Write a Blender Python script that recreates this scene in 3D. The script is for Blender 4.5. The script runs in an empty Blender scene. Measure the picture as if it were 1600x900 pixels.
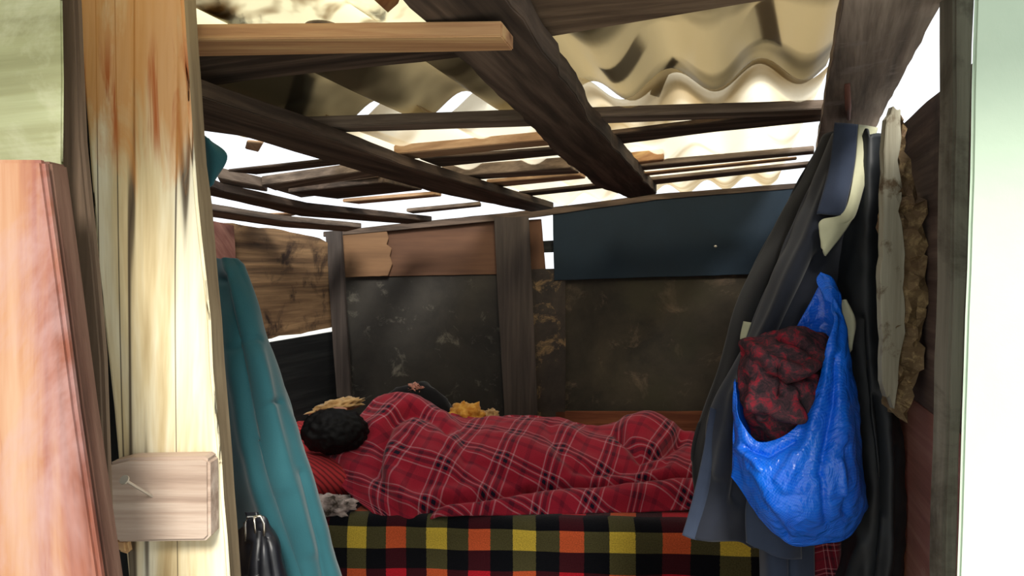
import bpy, bmesh, math, random
from mathutils import Vector, noise, Matrix
sc = bpy.context.scene
COL = sc.collection
R = math.radians
rnd = random.Random(7)

# ---------------------------------------------------------------- camera, sky, exposure
F = 1155.0
PITCH = R(1.5)
EYE = Vector((0, 0, 1.40))
cd = bpy.data.cameras.new('camera'); cam = bpy.data.objects.new('camera', cd); COL.objects.link(cam)
cam.location = EYE; cam.rotation_euler = (R(90) - PITCH, 0, 0)
cd.sensor_width = 36; cd.lens = F / 1600 * 36; cd.clip_start = 0.05
sc.camera = cam
sc.view_settings.view_transform = 'Standard'; sc.view_settings.look = 'None'
sc.view_settings.gamma = 1; sc.view_settings.use_curve_mapping = False
sc.view_settings.exposure = -0.75
w = bpy.data.worlds.new('overcast_sky'); sc.world = w; w.use_nodes = True
bg = w.node_tree.nodes['Background']; bg.inputs[0].default_value = (0.93, 0.97, 1.0, 1); bg.inputs[1].default_value = 2.3
sd = bpy.data.lights.new('sun', 'SUN'); sun = bpy.data.objects.new('sun', sd); COL.objects.link(sun)
sd.energy = 8.0; sd.angle = R(16); sd.color = (1, .95, .86)
sun.rotation_euler = (R(52), 0, R(8))

# ---------------------------------------------------------------- ray helpers (a pixel of the photo -> a point on a surface of the place)
FW = Vector((0, math.cos(PITCH), -math.sin(PITCH))); UP = Vector((0, math.sin(PITCH), math.cos(PITCH)))
def ray(px, py): return FW + Vector(((px - 800) / F, 0, 0)) + UP * ((450 - py) / F)
def at(px, py, Y):
    d = ray(px, py); return EYE + d * (Y / d.y)
def hit(px, py, pl):
    n, d = pl; r = ray(px, py); n = Vector(n)
    return EYE + r * ((d - n.dot(EYE)) / n.dot(r))
def ROOF(off=0): return ((-.098, .0296, 1), 1.724 + off)
def BACK(off=0): return ((.08, 1, 0), 3.3 - off)
def LEFT(off=0): return ((1, -.303, 0), -1.808 + off)
def RIGHT(off=0): return ((1, -.303, 0), .34 - off)
ROOF_UP = Vector((0, 0, 1))

# ---------------------------------------------------------------- node helpers
def new_mat(name):
    m = bpy.data.materials.new(name); m.use_nodes = True
    nt = m.node_tree; b = nt.nodes['Principled BSDF']
    return m, nt, b
def N(nt, typ, **kw):
    n = nt.nodes.new(typ)
    for k, v in kw.items():
        if k.startswith('i_'): n.inputs[k[2:].replace('_', ' ')].default_value = v
        else: setattr(n, k, v)
    return n
def L(nt, a, b): nt.links.new(a, b)
def ramp(nt, stops, const=False):
    r = nt.nodes.new('ShaderNodeValToRGB'); e = r.color_ramp
    if const: e.interpolation = 'CONSTANT'
    while len(e.elements) < len(stops): e.elements.new(0.5)
    for el, (p, c) in zip(e.elements, stops):
        el.position = p; el.color = (c[0], c[1], c[2], 1)
    return r
def srgb(r, g, b):
    f = lambda c: (c / 255 / 12.92) if c / 255 < .04045 else ((c / 255 + .055) / 1.055) ** 2.4
    return (f(r), f(g), f(b))
def grain_coord(nt, scale):
    a = N(nt, 'ShaderNodeAttribute', attribute_name='gr')
    m = N(nt, 'ShaderNodeMapping'); m.inputs['Scale'].default_value = scale
    L(nt, a.outputs['Vector'], m.inputs['Vector']); return m.outputs['Vector']
def noise_n(nt, vec, scale, detail=5, rough=.6, dist=0):
    n = N(nt, 'ShaderNodeTexNoise'); n.inputs['Scale'].default_value = scale
    n.inputs['Detail'].default_value = detail; n.inputs['Roughness'].default_value = rough; n.inputs['Distortion'].default_value = dist
    L(nt, vec, n.inputs['Vector']); return n
def mix(nt, fac, a, b, mode='MIX'):
    m = N(nt, 'ShaderNodeMix', data_type='RGBA', blend_type=mode)
    for s, v in ((m.inputs[0], fac), (m.inputs[6], a), (m.inputs[7], b)):
        if hasattr(v, 'links'): L(nt, v, s)
        else: s.default_value = v if isinstance(v, (int, float)) else (*v, 1)
    return m.outputs[2]

def wood(name, dark, mid, light, stain=None, stain_lo=.5, stain_hi=.65, stain_scale=4, rough=.75, bump=.5, gs=1.0, spec=.3, cracks=.0):
    """weathered wood; the grain follows each board's own long axis"""
    m, nt, b = new_mat(name)
    v1 = grain_coord(nt, (1.2 * gs, 22 * gs, 22 * gs)); v2 = grain_coord(nt, (3 * gs, 110 * gs, 110 * gs)); v3 = grain_coord(nt, (1, 1, 1))
    n1 = noise_n(nt, v1, 1.6, 5, .6, .2); n2 = noise_n(nt, v2, 1.0, 3, .6)
    add = N(nt, 'ShaderNodeMath', operation='MULTIPLY_ADD'); L(nt, n2.outputs[0], add.inputs[0]); add.inputs[1].default_value = .22; L(nt, n1.outputs[0], add.inputs[2])
    r = ramp(nt, [(.36, dark), (.58, mid), (.8, light)]); L(nt, add.outputs[0], r.inputs[0])
    c = r.outputs[0]
    if stain:
        n3 = noise_n(nt, v3, stain_scale, 6, .65, .4)
        rr = ramp(nt, [(stain_lo, (0, 0, 0)), (stain_hi, (1, 1, 1))]); L(nt, n3.outputs[0], rr.inputs[0])
        c = mix(nt, rr.outputs[0], c, stain)
    hgt = add.outputs[0]
    if cracks:
        vc = grain_coord(nt, (.9, 14, 14)); nc = noise_n(nt, vc, 1.5, 2, .5, .8)
        s = N(nt, 'ShaderNodeMath', operation='SUBTRACT'); L(nt, nc.outputs[0], s.inputs[0]); s.inputs[1].default_value = .5
        ab = N(nt, 'ShaderNodeMath', operation='ABSOLUTE'); L(nt, s.outputs[0], ab.inputs[0])
        rc = ramp(nt, [(.0, (1, 1, 1)), (.006 * cracks + .001, (1, 1, 1)), (.014 * cracks + .002, (0, 0, 0))]); L(nt, ab.outputs[0], rc.inputs[0])
        c = mix(nt, rc.outputs[0], c, tuple(x * .18 for x in dark))
    L(nt, c, b.inputs['Base Color'])
    b.inputs['Roughness'].default_value = rough; b.inputs['Specular IOR Level'].default_value = spec
    bp = N(nt, 'ShaderNodeBump'); bp.inputs['Strength'].default_value = bump; bp.inputs['Distance'].default_value = .004
    L(nt, hgt, bp.inputs['Height']); L(nt, bp.outputs[0], b.inputs['Normal'])
    return m
def cloth(name, c1, c2=None, scale=6, rough=.85, weave=400, sheen=.2, spec=.15):
    m, nt, b = new_mat(name)
    tc = N(nt, 'ShaderNodeTexCoord'); n = noise_n(nt, tc.outputs['Object'], scale, 4, .6)
    r = ramp(nt, [(.35, c1), (.7, c2 or tuple(x * 1.35 for x in c1))]); L(nt, n.outputs[0], r.inputs[0]); L(nt, r.outputs[0], b.inputs['Base Color'])
    b.inputs['Roughness'].default_value = rough; b.inputs['Sheen Weight'].default_value = sheen; b.inputs['Specular IOR Level'].default_value = spec
    n2 = noise_n(nt, tc.outputs['Object'], weave, 2, .5); bp = N(nt, 'ShaderNodeBump'); bp.inputs['Strength'].default_value = .25; bp.inputs['Distance'].default_value = .001
    L(nt, n2.outputs[0], bp.inputs['Height']); L(nt, bp.outputs[0], b.inputs['Normal'])
    return m
def plain(name, c, rough=.5, metal=0, spec=.5):
    m, nt, b = new_mat(name); b.inputs['Base Color'].default_value = (*c, 1); b.inputs['Roughness'].default_value = rough
    b.inputs['Metallic'].default_value = metal; b.inputs['Specular IOR Level'].default_value = spec; return m

# ---------------------------------------------------------------- materials
M = {}
M['rafter'] = wood('dark_rafter_wood', srgb(34, 27, 23), srgb(62, 51, 43), srgb(100, 84, 72), rough=.8)
M['rafter_warm'] = wood('warm_batten_wood', srgb(112, 86, 64), srgb(156, 124, 94), srgb(190, 160, 128), rough=.8)
M['batten'] = wood('grey_batten_wood', srgb(60, 51, 44), srgb(100, 87, 76), srgb(140, 124, 110), rough=.85)
M['plank'] = wood('sawn_tan_plank', srgb(122, 86, 58), srgb(172, 130, 92), srgb(206, 172, 122), rough=.7)
M['right_beam'] = wood('grey_board', srgb(72, 62, 56), srgb(128, 114, 104), srgb(170, 154, 142), stain=srgb(150, 138, 132), stain_lo=.58, stain_hi=.7, stain_scale=9)
M['green_board'] = wood('green_weathered_board', srgb(128, 128, 92), srgb(156, 158, 120), srgb(180, 186, 148), stain=srgb(194, 196, 166), stain_lo=.5, stain_hi=.7, stain_scale=9, gs=.7)
M['brown_board'] = wood('brown_edge_board', srgb(72, 58, 46), srgb(104, 86, 70), srgb(132, 112, 92))
M['oldbrown'] = wood('left_wall_timber', srgb(66, 50, 36), srgb(118, 92, 66), srgb(160, 128, 92), stain=srgb(52, 38, 30), stain_lo=.52, stain_hi=.66, stain_scale=7)
M['post_back'] = wood('dark_post_wood', srgb(44, 38, 35), srgb(58, 51, 47), srgb(74, 65, 60))
M['black_board'] = wood('black_board_and_gap_shade', srgb(8, 10, 12), srgb(16, 18, 20), srgb(32, 34, 34))  # black board wood; also stands for shade in the gap by the post
M['latch'] = wood('grey_latch_block', srgb(120, 98, 84), srgb(172, 150, 134), srgb(206, 188, 172), stain=srgb(104, 78, 68), stain_lo=.62, stain_hi=.72, stain_scale=16)
M['frame_grey'] = wood('grey_jamb', srgb(70, 66, 58), srgb(104, 99, 88), srgb(128, 122, 110), stain=srgb(58, 50, 40), stain_lo=.5, stain_hi=.7, stain_scale=9)
M['redwall'] = wood('reddish_panel', srgb(138, 92, 82), srgb(166, 114, 102), srgb(190, 142, 128), stain=srgb(196, 164, 152), stain_lo=.6, stain_hi=.75, rough=.4)
M['darkwall'] = wood('dark_wall_panel', srgb(60, 44, 42), srgb(92, 74, 68), srgb(124, 104, 94), stain=srgb(40, 32, 34), stain_lo=.5, stain_hi=.68, stain_scale=3)
M['cardboard'] = wood('brown_hardboard', srgb(74, 50, 36), srgb(86, 59, 42), srgb(98, 69, 50), bump=.1, gs=.5)
M['cardboard_light'] = wood('torn_brown_card', srgb(94, 68, 46), srgb(108, 80, 55), srgb(122, 92, 64), bump=.1, gs=.5)
M['side'] = wood('weathered_post_side', srgb(84, 72, 54), srgb(124, 108, 84), srgb(152, 136, 108))
M['redblock'] = wood('red_brown_block', srgb(88, 52, 46), srgb(118, 78, 68), srgb(146, 106, 92))
M['reddark'] = wood('red_brown_strip', srgb(80, 40, 24), srgb(104, 58, 36), srgb(124, 74, 46), bump=.1)

def door_mat():
    m, nt, b = new_mat('mahogany_door')
    v1 = grain_coord(nt, (.9, 14, 14)); v2 = grain_coord(nt, (4, 60, 60)); v3 = grain_coord(nt, (1, 1.6, 1))
    n1 = noise_n(nt, v1, 1.7, 5, .6, .5)
    r = ramp(nt, [(.34, srgb(96, 50, 38)), (.48, srgb(140, 86, 68)), (.6, srgb(164, 118, 86)), (.74, srgb(176, 140, 112))]); L(nt, n1.outputs[0], r.inputs[0])
    n3 = noise_n(nt, v3, 3.2, 6, .65, .6); r3 = ramp(nt, [(.46, (0, 0, 0)), (.66, (1, 1, 1))]); L(nt, n3.outputs[0], r3.inputs[0])
    c = mix(nt, r3.outputs[0], r.outputs[0], srgb(170, 140, 138))
    n4 = noise_n(nt, v2, 1.4, 3, .7); r4 = ramp(nt, [(.62, (0, 0, 0)), (.74, (1, 1, 1))]); L(nt, n4.outputs[0], r4.inputs[0])
    c = mix(nt, r4.outputs[0], c, srgb(124, 60, 44))
    L(nt, c, b.inputs['Base Color']); b.inputs['Roughness'].default_value = .42
    bp = N(nt, 'ShaderNodeBump'); bp.inputs['Strength'].default_value = .3; bp.inputs['Distance'].default_value = .002
    L(nt, n1.outputs[0], bp.inputs['Height']); L(nt, bp.outputs[0], b.inputs['Normal']); return m
M['door'] = door_mat()
M['door_edge'] = wood('door_edge_wood', srgb(58, 34, 26), srgb(90, 62, 50), srgb(112, 84, 70))

def post_mat():
    """split pale pine: cream wood, long dark drying cracks, an orange tone on its upper part"""
    m, nt, b = new_mat('pale_split_pine')
    v1 = grain_coord(nt, (.9, 9, 9)); v2 = grain_coord(nt, (2.5, 75, 75)); v3 = grain_coord(nt, (3.0, 14, 14))
    n1 = noise_n(nt, v1, 1.6, 5, .6, .4)
    r = ramp(nt, [(.32, srgb(170, 142, 96)), (.45, srgb(216, 198, 156)), (.55, srgb(238, 230, 202)), (.8, srgb(248, 246, 232))]); L(nt, n1.outputs[0], r.inputs[0])
    n2 = noise_n(nt, v2, 1.2, 3, .6); r2 = ramp(nt, [(.35, (.55, .48, .36)), (.5, (1, 1, 1))]); L(nt, n2.outputs[0], r2.inputs[0])
    c = mix(nt, .28, r.outputs[0], r2.outputs[0], 'MULTIPLY')
    # long cracks
    vc = grain_coord(nt, (.3, 11, 11)); nc = noise_n(nt, vc, 1.3, 2.5, .5, .25)
    s = N(nt, 'ShaderNodeMath', operation='SUBTRACT'); L(nt, nc.outputs[0], s.inputs[0]); s.inputs[1].default_value = .5
    ab = N(nt, 'ShaderNodeMath', operation='ABSOLUTE'); L(nt, s.outputs[0], ab.inputs[0])
    rc = ramp(nt, [(0, (1, 1, 1)), (.003, (1, 1, 1)), (.009, (0, 0, 0))]); L(nt, ab.outputs[0], rc.inputs[0])
    c = mix(nt, rc.outputs[0], c, srgb(70, 56, 40))
    # orange tone mixed in towards the upper part (object height)
    tc = N(nt, 'ShaderNodeTexCoord'); sp = N(nt, 'ShaderNodeSeparateXYZ'); L(nt, tc.outputs['Object'], sp.inputs[0])
    no = noise_n(nt, v3, 1.6, 5, .65, 1.0)
    zr = N(nt, 'ShaderNodeMapRange'); zr.inputs[1].default_value = 1.42; zr.inputs[2].default_value = 1.62; zr.inputs[3].default_value = 0; zr.inputs[4].default_value = .58; L(nt, sp.outputs[2], zr.inputs[0])
    ad = N(nt, 'ShaderNodeMath', operation='ADD'); L(nt, no.outputs[0], ad.inputs[0]); L(nt, zr.outputs[0], ad.inputs[1])
    ro = ramp(nt, [(.70, (0, 0, 0)), (.98, (.75, .75, .75))]); L(nt, ad.outputs[0], ro.inputs[0])
    c = mix(nt, ro.outputs[0], c, srgb(205, 138, 66))
    # darker rust smear band
    b1 = N(nt, 'ShaderNodeMapRange', interpolation_type='SMOOTHSTEP'); b1.inputs[1].default_value = 1.50; b1.inputs[2].default_value = 1.56; L(nt, sp.outputs[2], b1.inputs[0])
    b2 = N(nt, 'ShaderNodeMapRange', interpolation_type='SMOOTHSTEP'); b2.inputs[1].default_value = 1.67; b2.inputs[2].default_value = 1.60; L(nt, sp.outputs[2], b2.inputs[0])
    vb = grain_coord(nt, (5, 60, 60)); nb = noise_n(nt, vb, 1.0, 4, .6, .8)
    rb = ramp(nt, [(.48, (0, 0, 0)), (.6, (1, 1, 1))]); L(nt, nb.outputs[0], rb.inputs[0])
    mm = N(nt, 'ShaderNodeMath', operation='MULTIPLY'); L(nt, b1.outputs[0], mm.inputs[0]); L(nt, b2.outputs[0], mm.inputs[1])
    m3 = N(nt, 'ShaderNodeMath', operation='MULTIPLY'); L(nt, mm.outputs[0], m3.inputs[0]); L(nt, rb.outputs[0], m3.inputs[1])
    c = mix(nt, m3.outputs[0], c, srgb(176, 98, 48))
    L(nt, c, b.inputs['Base Color']); b.inputs['Roughness'].default_value = .55
    bp = N(nt, 'ShaderNodeBump'); bp.inputs['Strength'].default_value = .6; bp.inputs['Distance'].default_value = .004
    L(nt, n1.outputs[0], bp.inputs['Height']); L(nt, bp.outputs[0], b.inputs['Normal']); return m
M['post'] = post_mat()

def mottled(name, base, mid, spots, lo=.55, hi=.72, scale=7, smudge=None):
    m, nt, b = new_mat(name)
    tc = N(nt, 'ShaderNodeTexCoord'); n = noise_n(nt, tc.outputs['Object'], 3, 6, .7, .3)
    r = ramp(nt, [(.35, base), (.65, mid)]); L(nt, n.outputs[0], r.inputs[0])
    n2 = noise_n(nt, tc.outputs['Object'], scale, 8, .72, .5); r2 = ramp(nt, [(lo, (0, 0, 0)), (hi, (1, 1, 1))]); L(nt, n2.outputs[0], r2.inputs[0])
    c = mix(nt, r2.outputs[0], r.outputs[0], spots)
    if smudge:
        n3 = noise_n(nt, tc.outputs['Object'], 2.2, 5, .6, .2); r3 = ramp(nt, [(.52, (0, 0, 0)), (.66, (1, 1, 1))]); L(nt, n3.outputs[0], r3.inputs[0])
        c = mix(nt, r3.outputs[0], c, smudge)
    L(nt, c, b.inputs['Base Color']); b.inputs['Roughness'].default_value = .7; b.inputs['Specular IOR Level'].default_value = .25
    bp = N(nt, 'ShaderNodeBump'); bp.inputs['Strength'].default_value = .4; bp.inputs['Distance'].default_value = .003
    L(nt, n2.outputs[0], bp.inputs['Height']); L(nt, bp.outputs[0], b.inputs['Normal']); return m
M['mould_left'] = mottled('mouldy_dark_board', srgb(36, 34, 32), srgb(52, 49, 44), srgb(104, 100, 90), .58, .74, 9)
M['mould_mid'] = mottled('stained_narrow_board', srgb(34, 30, 30), srgb(64, 56, 48), srgb(124, 102, 72), .54, .64, 9)
M['mould_right'] = mottled('stained_wide_board', srgb(36, 33, 28), srgb(60, 54, 43), srgb(96, 82, 68), .56, .7, 6, srgb(50, 48, 35))
M['blue_board'] = mottled('dark_blue_board', srgb(12, 28, 40), srgb(16, 34, 48), srgb(26, 44, 54), .6, .8, 5)
M['white_paint'] = mottled('pale_green_white_paint', srgb(176, 196, 176), srgb(186, 204, 184), srgb(164, 180, 162), .62, .8, 7)
M['earth'] = mottled('trodden_earth_floor', srgb(84, 72, 60), srgb(112, 98, 82), srgb(140, 124, 104), .5, .7, 10)
M['yard'] = mottled('pale_concrete_yard', srgb(188, 186, 176), srgb(204, 202, 192), srgb(170, 168, 156), .5, .7, 3)

def sheet_mat(name, transl, tint, dirt, lo, hi, clear=.0, scale=5):
    """dirty see-through roofing sheet: lets the sky glow through, dirt blocks it"""
    m, nt, b = new_mat(name); out = nt.nodes['Material Output']
    v = grain_coord(nt, (1.0, 1.6, .4)); n = noise_n(nt, v, scale, 3, .5, .4)
    r = ramp(nt, [(lo, tint), (hi, dirt)]); L(nt, n.outputs[0], r.inputs[0])
    tr = N(nt, 'ShaderNodeBsdfTranslucent'); L(nt, r.outputs[0], tr.inputs[0])
    L(nt, r.outputs[0], b.inputs['Base Color']); b.inputs['Roughness'].default_value = .35
    mx = N(nt, 'ShaderNodeMixShader'); mx.inputs[0].default_value = transl
    L(nt, b.outputs[0], mx.inputs[1]); L(nt, tr.outputs[0], mx.inputs[2])
    tp = N(nt, 'ShaderNodeBsdfTransparent'); L(nt, r.outputs[0], tp.inputs[0])
    m2 = N(nt, 'ShaderNodeMixShader'); m2.inputs[0].default_value = clear
    L(nt, mx.outputs[0], m2.inputs[1]); L(nt, tp.outputs[0], m2.inputs[2]); L(nt, m2.outputs[0], out.inputs[0]); return m
M['sheet_clear'] = sheet_mat('clear_dirty_sheet', .85, srgb(250, 244, 220), srgb(150, 122, 84), .6, .72, .35, 9)
M['sheet_tan'] = sheet_mat('smoky_tan_sheet', .7, srgb(206, 194, 166), srgb(98, 90, 74), .40, .60, .10, 2.4)
M['sheet_pale'] = sheet_mat('pale_rear_sheet', .85, srgb(252, 246, 232), srgb(206, 190, 160), .52, .75, .6, 2.5)

# ---------------------------------------------------------------- mesh helpers
def tag(o, label=None, cat=None, group=None, kind=None):
    if label: o['label'] = label
    if cat: o['category'] = cat
    if group: o['group'] = group
    if kind: o['kind'] = kind
    return o
def link(name, me, mat, parent=None, smooth=False):
    o = bpy.data.objects.new(name, me); COL.objects.link(o)
    if mat: me.materials.append(mat)
    if smooth:
        for p in me.polygons: p.use_smooth = True
    if parent: o.parent = parent; o.matrix_parent_inverse = Matrix.Translation(-parent.location)
    return o
def add_grain(me, axis=None):
    co = [v.co for v in me.vertices]
    c = sum(co, Vector()) / len(co)
    if axis is None:
        best = 0; axis = Vector((1, 0, 0))
        for a in co[::max(1, len(co) // 40)]:
            for b_ in co[::max(1, len(co) // 40)]:
                if (a - b_).length > best: best = (a - b_).length; axis = (a - b_)
    axis = axis.normalized()
    t = Vector((0, 1, 0)) if abs(axis.y) < .8 else Vector((1, 0, 0))
    s = axis.cross(t).normalized(); n = axis.cross(s)
    off = Vector((rnd.uniform(0, 40), rnd.uniform(0, 40), rnd.uniform(0, 40)))
    at_ = me.attributes.new('gr', 'FLOAT_VECTOR', 'POINT')
    for i, p in enumerate(co):
        d = p - c; at_.data[i].vector = (d.dot(axis) + off.x, d.dot(s) + off.y, d.dot(n) + off.z)
def wobble(pts, amp, step=.05):
    """subdivide a closed outline and let its edges wander like sawn or split wood"""
    out = []; k = len(pts); sd_ = rnd.uniform(0, 99)
    nrm = (pts[1] - pts[0]).cross(pts[2] - pts[1]).normalized()
    for i in range(k):
        a, b_ = pts[i], pts[(i + 1) % k]; n = max(1, int((b_ - a).length / step)); e = (b_ - a).normalized().cross(nrm)
        for j in range(n):
            t = j / n; p = a.lerp(b_, t)
            if j: p = p + e * amp * (noise.noise(p * 7 + Vector((sd_, 0, 0))) + .5 * noise.noise(p * 31 + Vector((sd_, 5, 0))))
            out.append(p)
    return out
def prism_bm(pts, ext, amp=.0, bevel=.002, step=.05):
    if amp: pts = wobble(pts, amp, step)
    bm = bmesh.new(); a = [bm.verts.new(p) for p in pts]; b_ = [bm.verts.new(p + ext) for p in pts]
    bm.faces.new(a); bm.faces.new(b_[::-1])
    for i in range(len(a)):
        j = (i + 1) % len(a); bm.faces.new((a[j], a[i], b_[i], b_[j]))
    bmesh.ops.recalc_face_normals(bm, faces=bm.faces)
    if bevel:
        ed = [e for e in bm.edges if len(e.link_faces) == 2 and e.calc_face_angle(0) > .9]
        bmesh.ops.bevel(bm, geom=ed, offset=bevel, segments=2, affect='EDGES', clamp_overlap=True)
    return bm
def done(bm, name, mat, parent=None, axis=None, smooth=False):
    me = bpy.data.meshes.new(name); bm.to_mesh(me); bm.free(); add_grain(me, axis); return link(name, me, mat, parent, smooth)
def slab(name, px, plane, ext, mat, label=None, cat=None, group=None, kind=None, amp=.002, bevel=.002, parent=None, axis=None, step=.05):
    """a board: its face outlined on a plane of the building, then given its thickness"""
    pts = [hit(x, y, plane) for x, y in px]
    return tag(done(prism_bm(pts, Vector(ext), amp, bevel, step), name, M[mat], parent, axis), label, cat, group, kind)
def front(name, px, Y, th, mat, label=None, cat=None, amp=.002, bevel=.003, parent=None, group=None, kind=None, axis=None):
    return slab(name, px, ((0, 1, 0), Y), (0, th, 0), mat, label, cat, group, kind, amp, bevel, parent, axis)
GROUPS = {'roof_rafter': 'rafters of the low roof', 'roof_batten': 'battens laid across the roof', 'corrugated_roof_sheet': 'corrugated sheets of the roof', 'wall_board': 'odd boards patching the inner walls', 'offcut': 'offcuts lying on the roof sheets', 'screw': 'nails in the blue board'}
def empty(name, loc, label, cat, group=None):
    o = bpy.data.objects.new(name, None); COL.objects.link(o); o.location = loc; o.empty_display_size = .1
    bpy.context.view_layer.update(); return tag(o, label, cat, group)
def quadbox(pts4_bottom, h, name, mat, label=None, cat=None, amp=0, parent=None, kind=None, group=None):
    return tag(done(prism_bm([Vector(p) for p in pts4_bottom], Vector((0, 0, h)), amp, .003), name, M[mat], parent), label, cat, group, kind)
def cr(p0, p1, p2, p3, t):
    return .5 * ((2 * p1) + (p2 - p0) * t + (2 * p0 - 5 * p1 + 4 * p2 - p3) * t * t + (3 * p1 - p0 - 3 * p2 + p3) * t ** 3)
def spline(pts, n):
    k = len(pts); out = []
    for i in range(n + 1):
        s = i / n * (k - 1); j = min(int(s), k - 2); t = s - j
        p0 = pts[j - 1] if j > 0 else 2 * pts[0] - pts[1]; p3 = pts[j + 2] if j + 2 < k else 2 * pts[-1] - pts[-2]
        out.append(cr(p0, pts[j], pts[j + 1], p3, t))
    return out
def proj(p):
    d = p - EYE; z = d.dot(FW); return 800 + F * d.x / z, 450 - F * d.dot(UP) / z
def segdist(x, y, line):
    best = 1e9
    for (ax, ay), (bx, by) in zip(line, line[1:]):
        dx, dy = bx - ax, by - ay; t = max(0, min(1, ((x - ax) * dx + (y - ay) * dy) / (dx * dx + dy * dy)))
        best = min(best, math.hypot(x - ax - t * dx, y - ay - t * dy))
    return best
def drape(name, cols, nu, nv, mat, folds=(), fine=None, thick=.004, parent=None, uvscale=None):
    """cloth surface through a grid of control points, with folds pressed into it and a real thickness.
    cols: columns of points (top to bottom); folds: (polyline, width, depth)"""
    cols = [[at(*p) if not isinstance(p, Vector) else p for p in c] for c in cols]
    cs = [spline(c, nv) for c in cols]
    grid = [spline([c[j] for c in cs], nu) for j in range(nv + 1)]        # grid[j][i]
    nr = [[None] * (nu + 1) for _ in range(nv + 1)]
    for j in range(nv + 1):
        for i in range(nu + 1):
            du = grid[j][min(i + 1, nu)] - grid[j][max(i - 1, 0)]; dv = grid[min(j + 1, nv)][i] - grid[max(j - 1, 0)][i]
            n = du.cross(dv)
            if n.length < 1e-9: n = Vector((0, -1, 0))
            n.normalize()
            if n.dot(EYE - grid[j][i]) < 0: n = -n
            nr[j][i] = n
    bm = bmesh.new(); uvl = bm.loops.layers.uv.new('UVMap'); V = []
    mj, mi = nv // 2, nu // 2
    us = [0]
    for i in range(nu): us.append(us[-1] + sum((grid[j][i + 1] - grid[j][i]).length for j in (nv // 4, mj, 3 * nv // 4)) / 3)
    UVs = {}
    for j in range(nv + 1):
        row = []
        for i in range(nu + 1):
            p = grid[j][i].copy(); x, y = proj(p); d = 0
            for line, wd, dep in folds:
                q = segdist(x, y, line) / wd
                if q < 3: d += dep * math.exp(-q * q)
            if fine: d += fine(i / nu, j / nv, p)
            p += nr[j][i] * d
            v = bm.verts.new(p); row.append(v)
            vv = sum((grid[a + 1][i] - grid[a][i]).length for a in range(j)) if j else 0
            UVs[v] = (us[i], vv)
        V.append(row)
    for j in range(nv):
        for i in range(nu):
            f = bm.faces.new((V[j][i], V[j][i + 1], V[j + 1][i + 1], V[j + 1][i]))
            for lp in f.loops: lp[uvl].uv = UVs[lp.vert]
    bm.normal_update()
    me = bpy.data.meshes.new(name); bm.to_mesh(me); bm.free(); add_grain(me)
    o = link(name, me, M[mat], parent, True)
    s = o.modifiers.new('thickness', 'SOLIDIFY'); s.thickness = thick; s.offset = 0
    return o
def nz(p, s, seed=0): return noise.noise(Vector((p.x * s + seed, p.y * s + seed * .7, p.z * s)))
def tube_bm(pts, r, seg=10, bm=None):
    bm = bm or bmesh.new(); pts = [Vector(p) for p in pts]; rings = []
    for i, p in enumerate(pts):
        d = (pts[min(i + 1, len(pts) - 1)] - pts[max(i - 1, 0)]).normalized(); t = Vector((0, 0, 1)) if abs(d.z) < .9 else Vector((1, 0, 0))
        a = d.cross(t).normalized(); b_ = d.cross(a); rr = r[i] if isinstance(r, (list, tuple)) else r
        rings.append([bm.verts.new(p + (a * math.cos(k / seg * math.tau) + b_ * math.sin(k / seg * math.tau)) * rr) for k in range(seg)])
    for a, b_ in zip(rings, rings[1:]):
        for k in range(seg): bm.faces.new((a[k], a[(k + 1) % seg], b_[(k + 1) % seg], b_[k]))
    bm.faces.new(rings[0][::-1]); bm.faces.new(rings[-1]); return bm
def blob(name, c, size, mat, amp=.2, sc_=4, parent=None, sub=4, seed=0, rot=(0, 0, 0), ridge=False):
    bm = bmesh.new(); bmesh.ops.create_icosphere(bm, subdivisions=sub, radius=1)
    from mathutils import Euler
    E = Euler(rot).to_matrix()
    for v in bm.verts:
        n = v.co.normalized()
        q = noise.fractal(n * sc_ + Vector((seed, seed, 0)), .9, 2.1, 4)
        if ridge: q = .5 - abs(q) * 2
        n = n * (1 + amp * q); v.co = E @ Vector((n.x * size[0], n.y * size[1], n.z * size[2])) + Vector(c)
    return done(bm, name, M[mat] if isinstance(mat, str) else mat, parent, smooth=True)

# ================================================================ THE SETTING
def box_pts(x0, y0, x1, y1, z): return [Vector((x0, y0, z)), Vector((x1, y0, z)), Vector((x1, y1, z)), Vector((x0, y1, z))]
quadbox([(-1.72, .3, -.05), (.46, .3, -.05), (1.36, 3.3, -.05), (-.80, 3.46, -.05)], .05, 'floor', 'earth', kind='structure')
quadbox(box_pts(-30, -30, 30, 40, -.14), .08, 'ground', 'yard', kind='structure')
def along(t, y, z): return Vector((t + .303 * y, y, z))
# right wall: dark panel above, reddish panel below
EX = Vector((.022, 0, 0))
def wallpiece(name, t, y0, y1, z0, z1, th, mat, kind=None, label=None, cat=None, amp=0):
    p = [along(t, y0, z0), along(t, y1, z0), along(t, y1, z1[1]), along(t, y0, z1[0])] if isinstance(z1, tuple) else [along(t, y0, z0), along(t, y1, z0), along(t, y1, z1), along(t, y0, z1)]
    return tag(done(prism_bm(p, Vector((th, 0, 0)), amp, .002), name, M[mat], axis=Vector((.303, 1, 0))), label, cat, None, kind)
wallpiece('wall_right', .34, 1.0, 3.24, 1.15, 1.70, .022, 'darkwall', 'structure', amp=.003)
wallpiece('wall_right_lower', .345, 1.0, 3.24, 0, 1.148, .022, 'redwall', 'structure')
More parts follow.
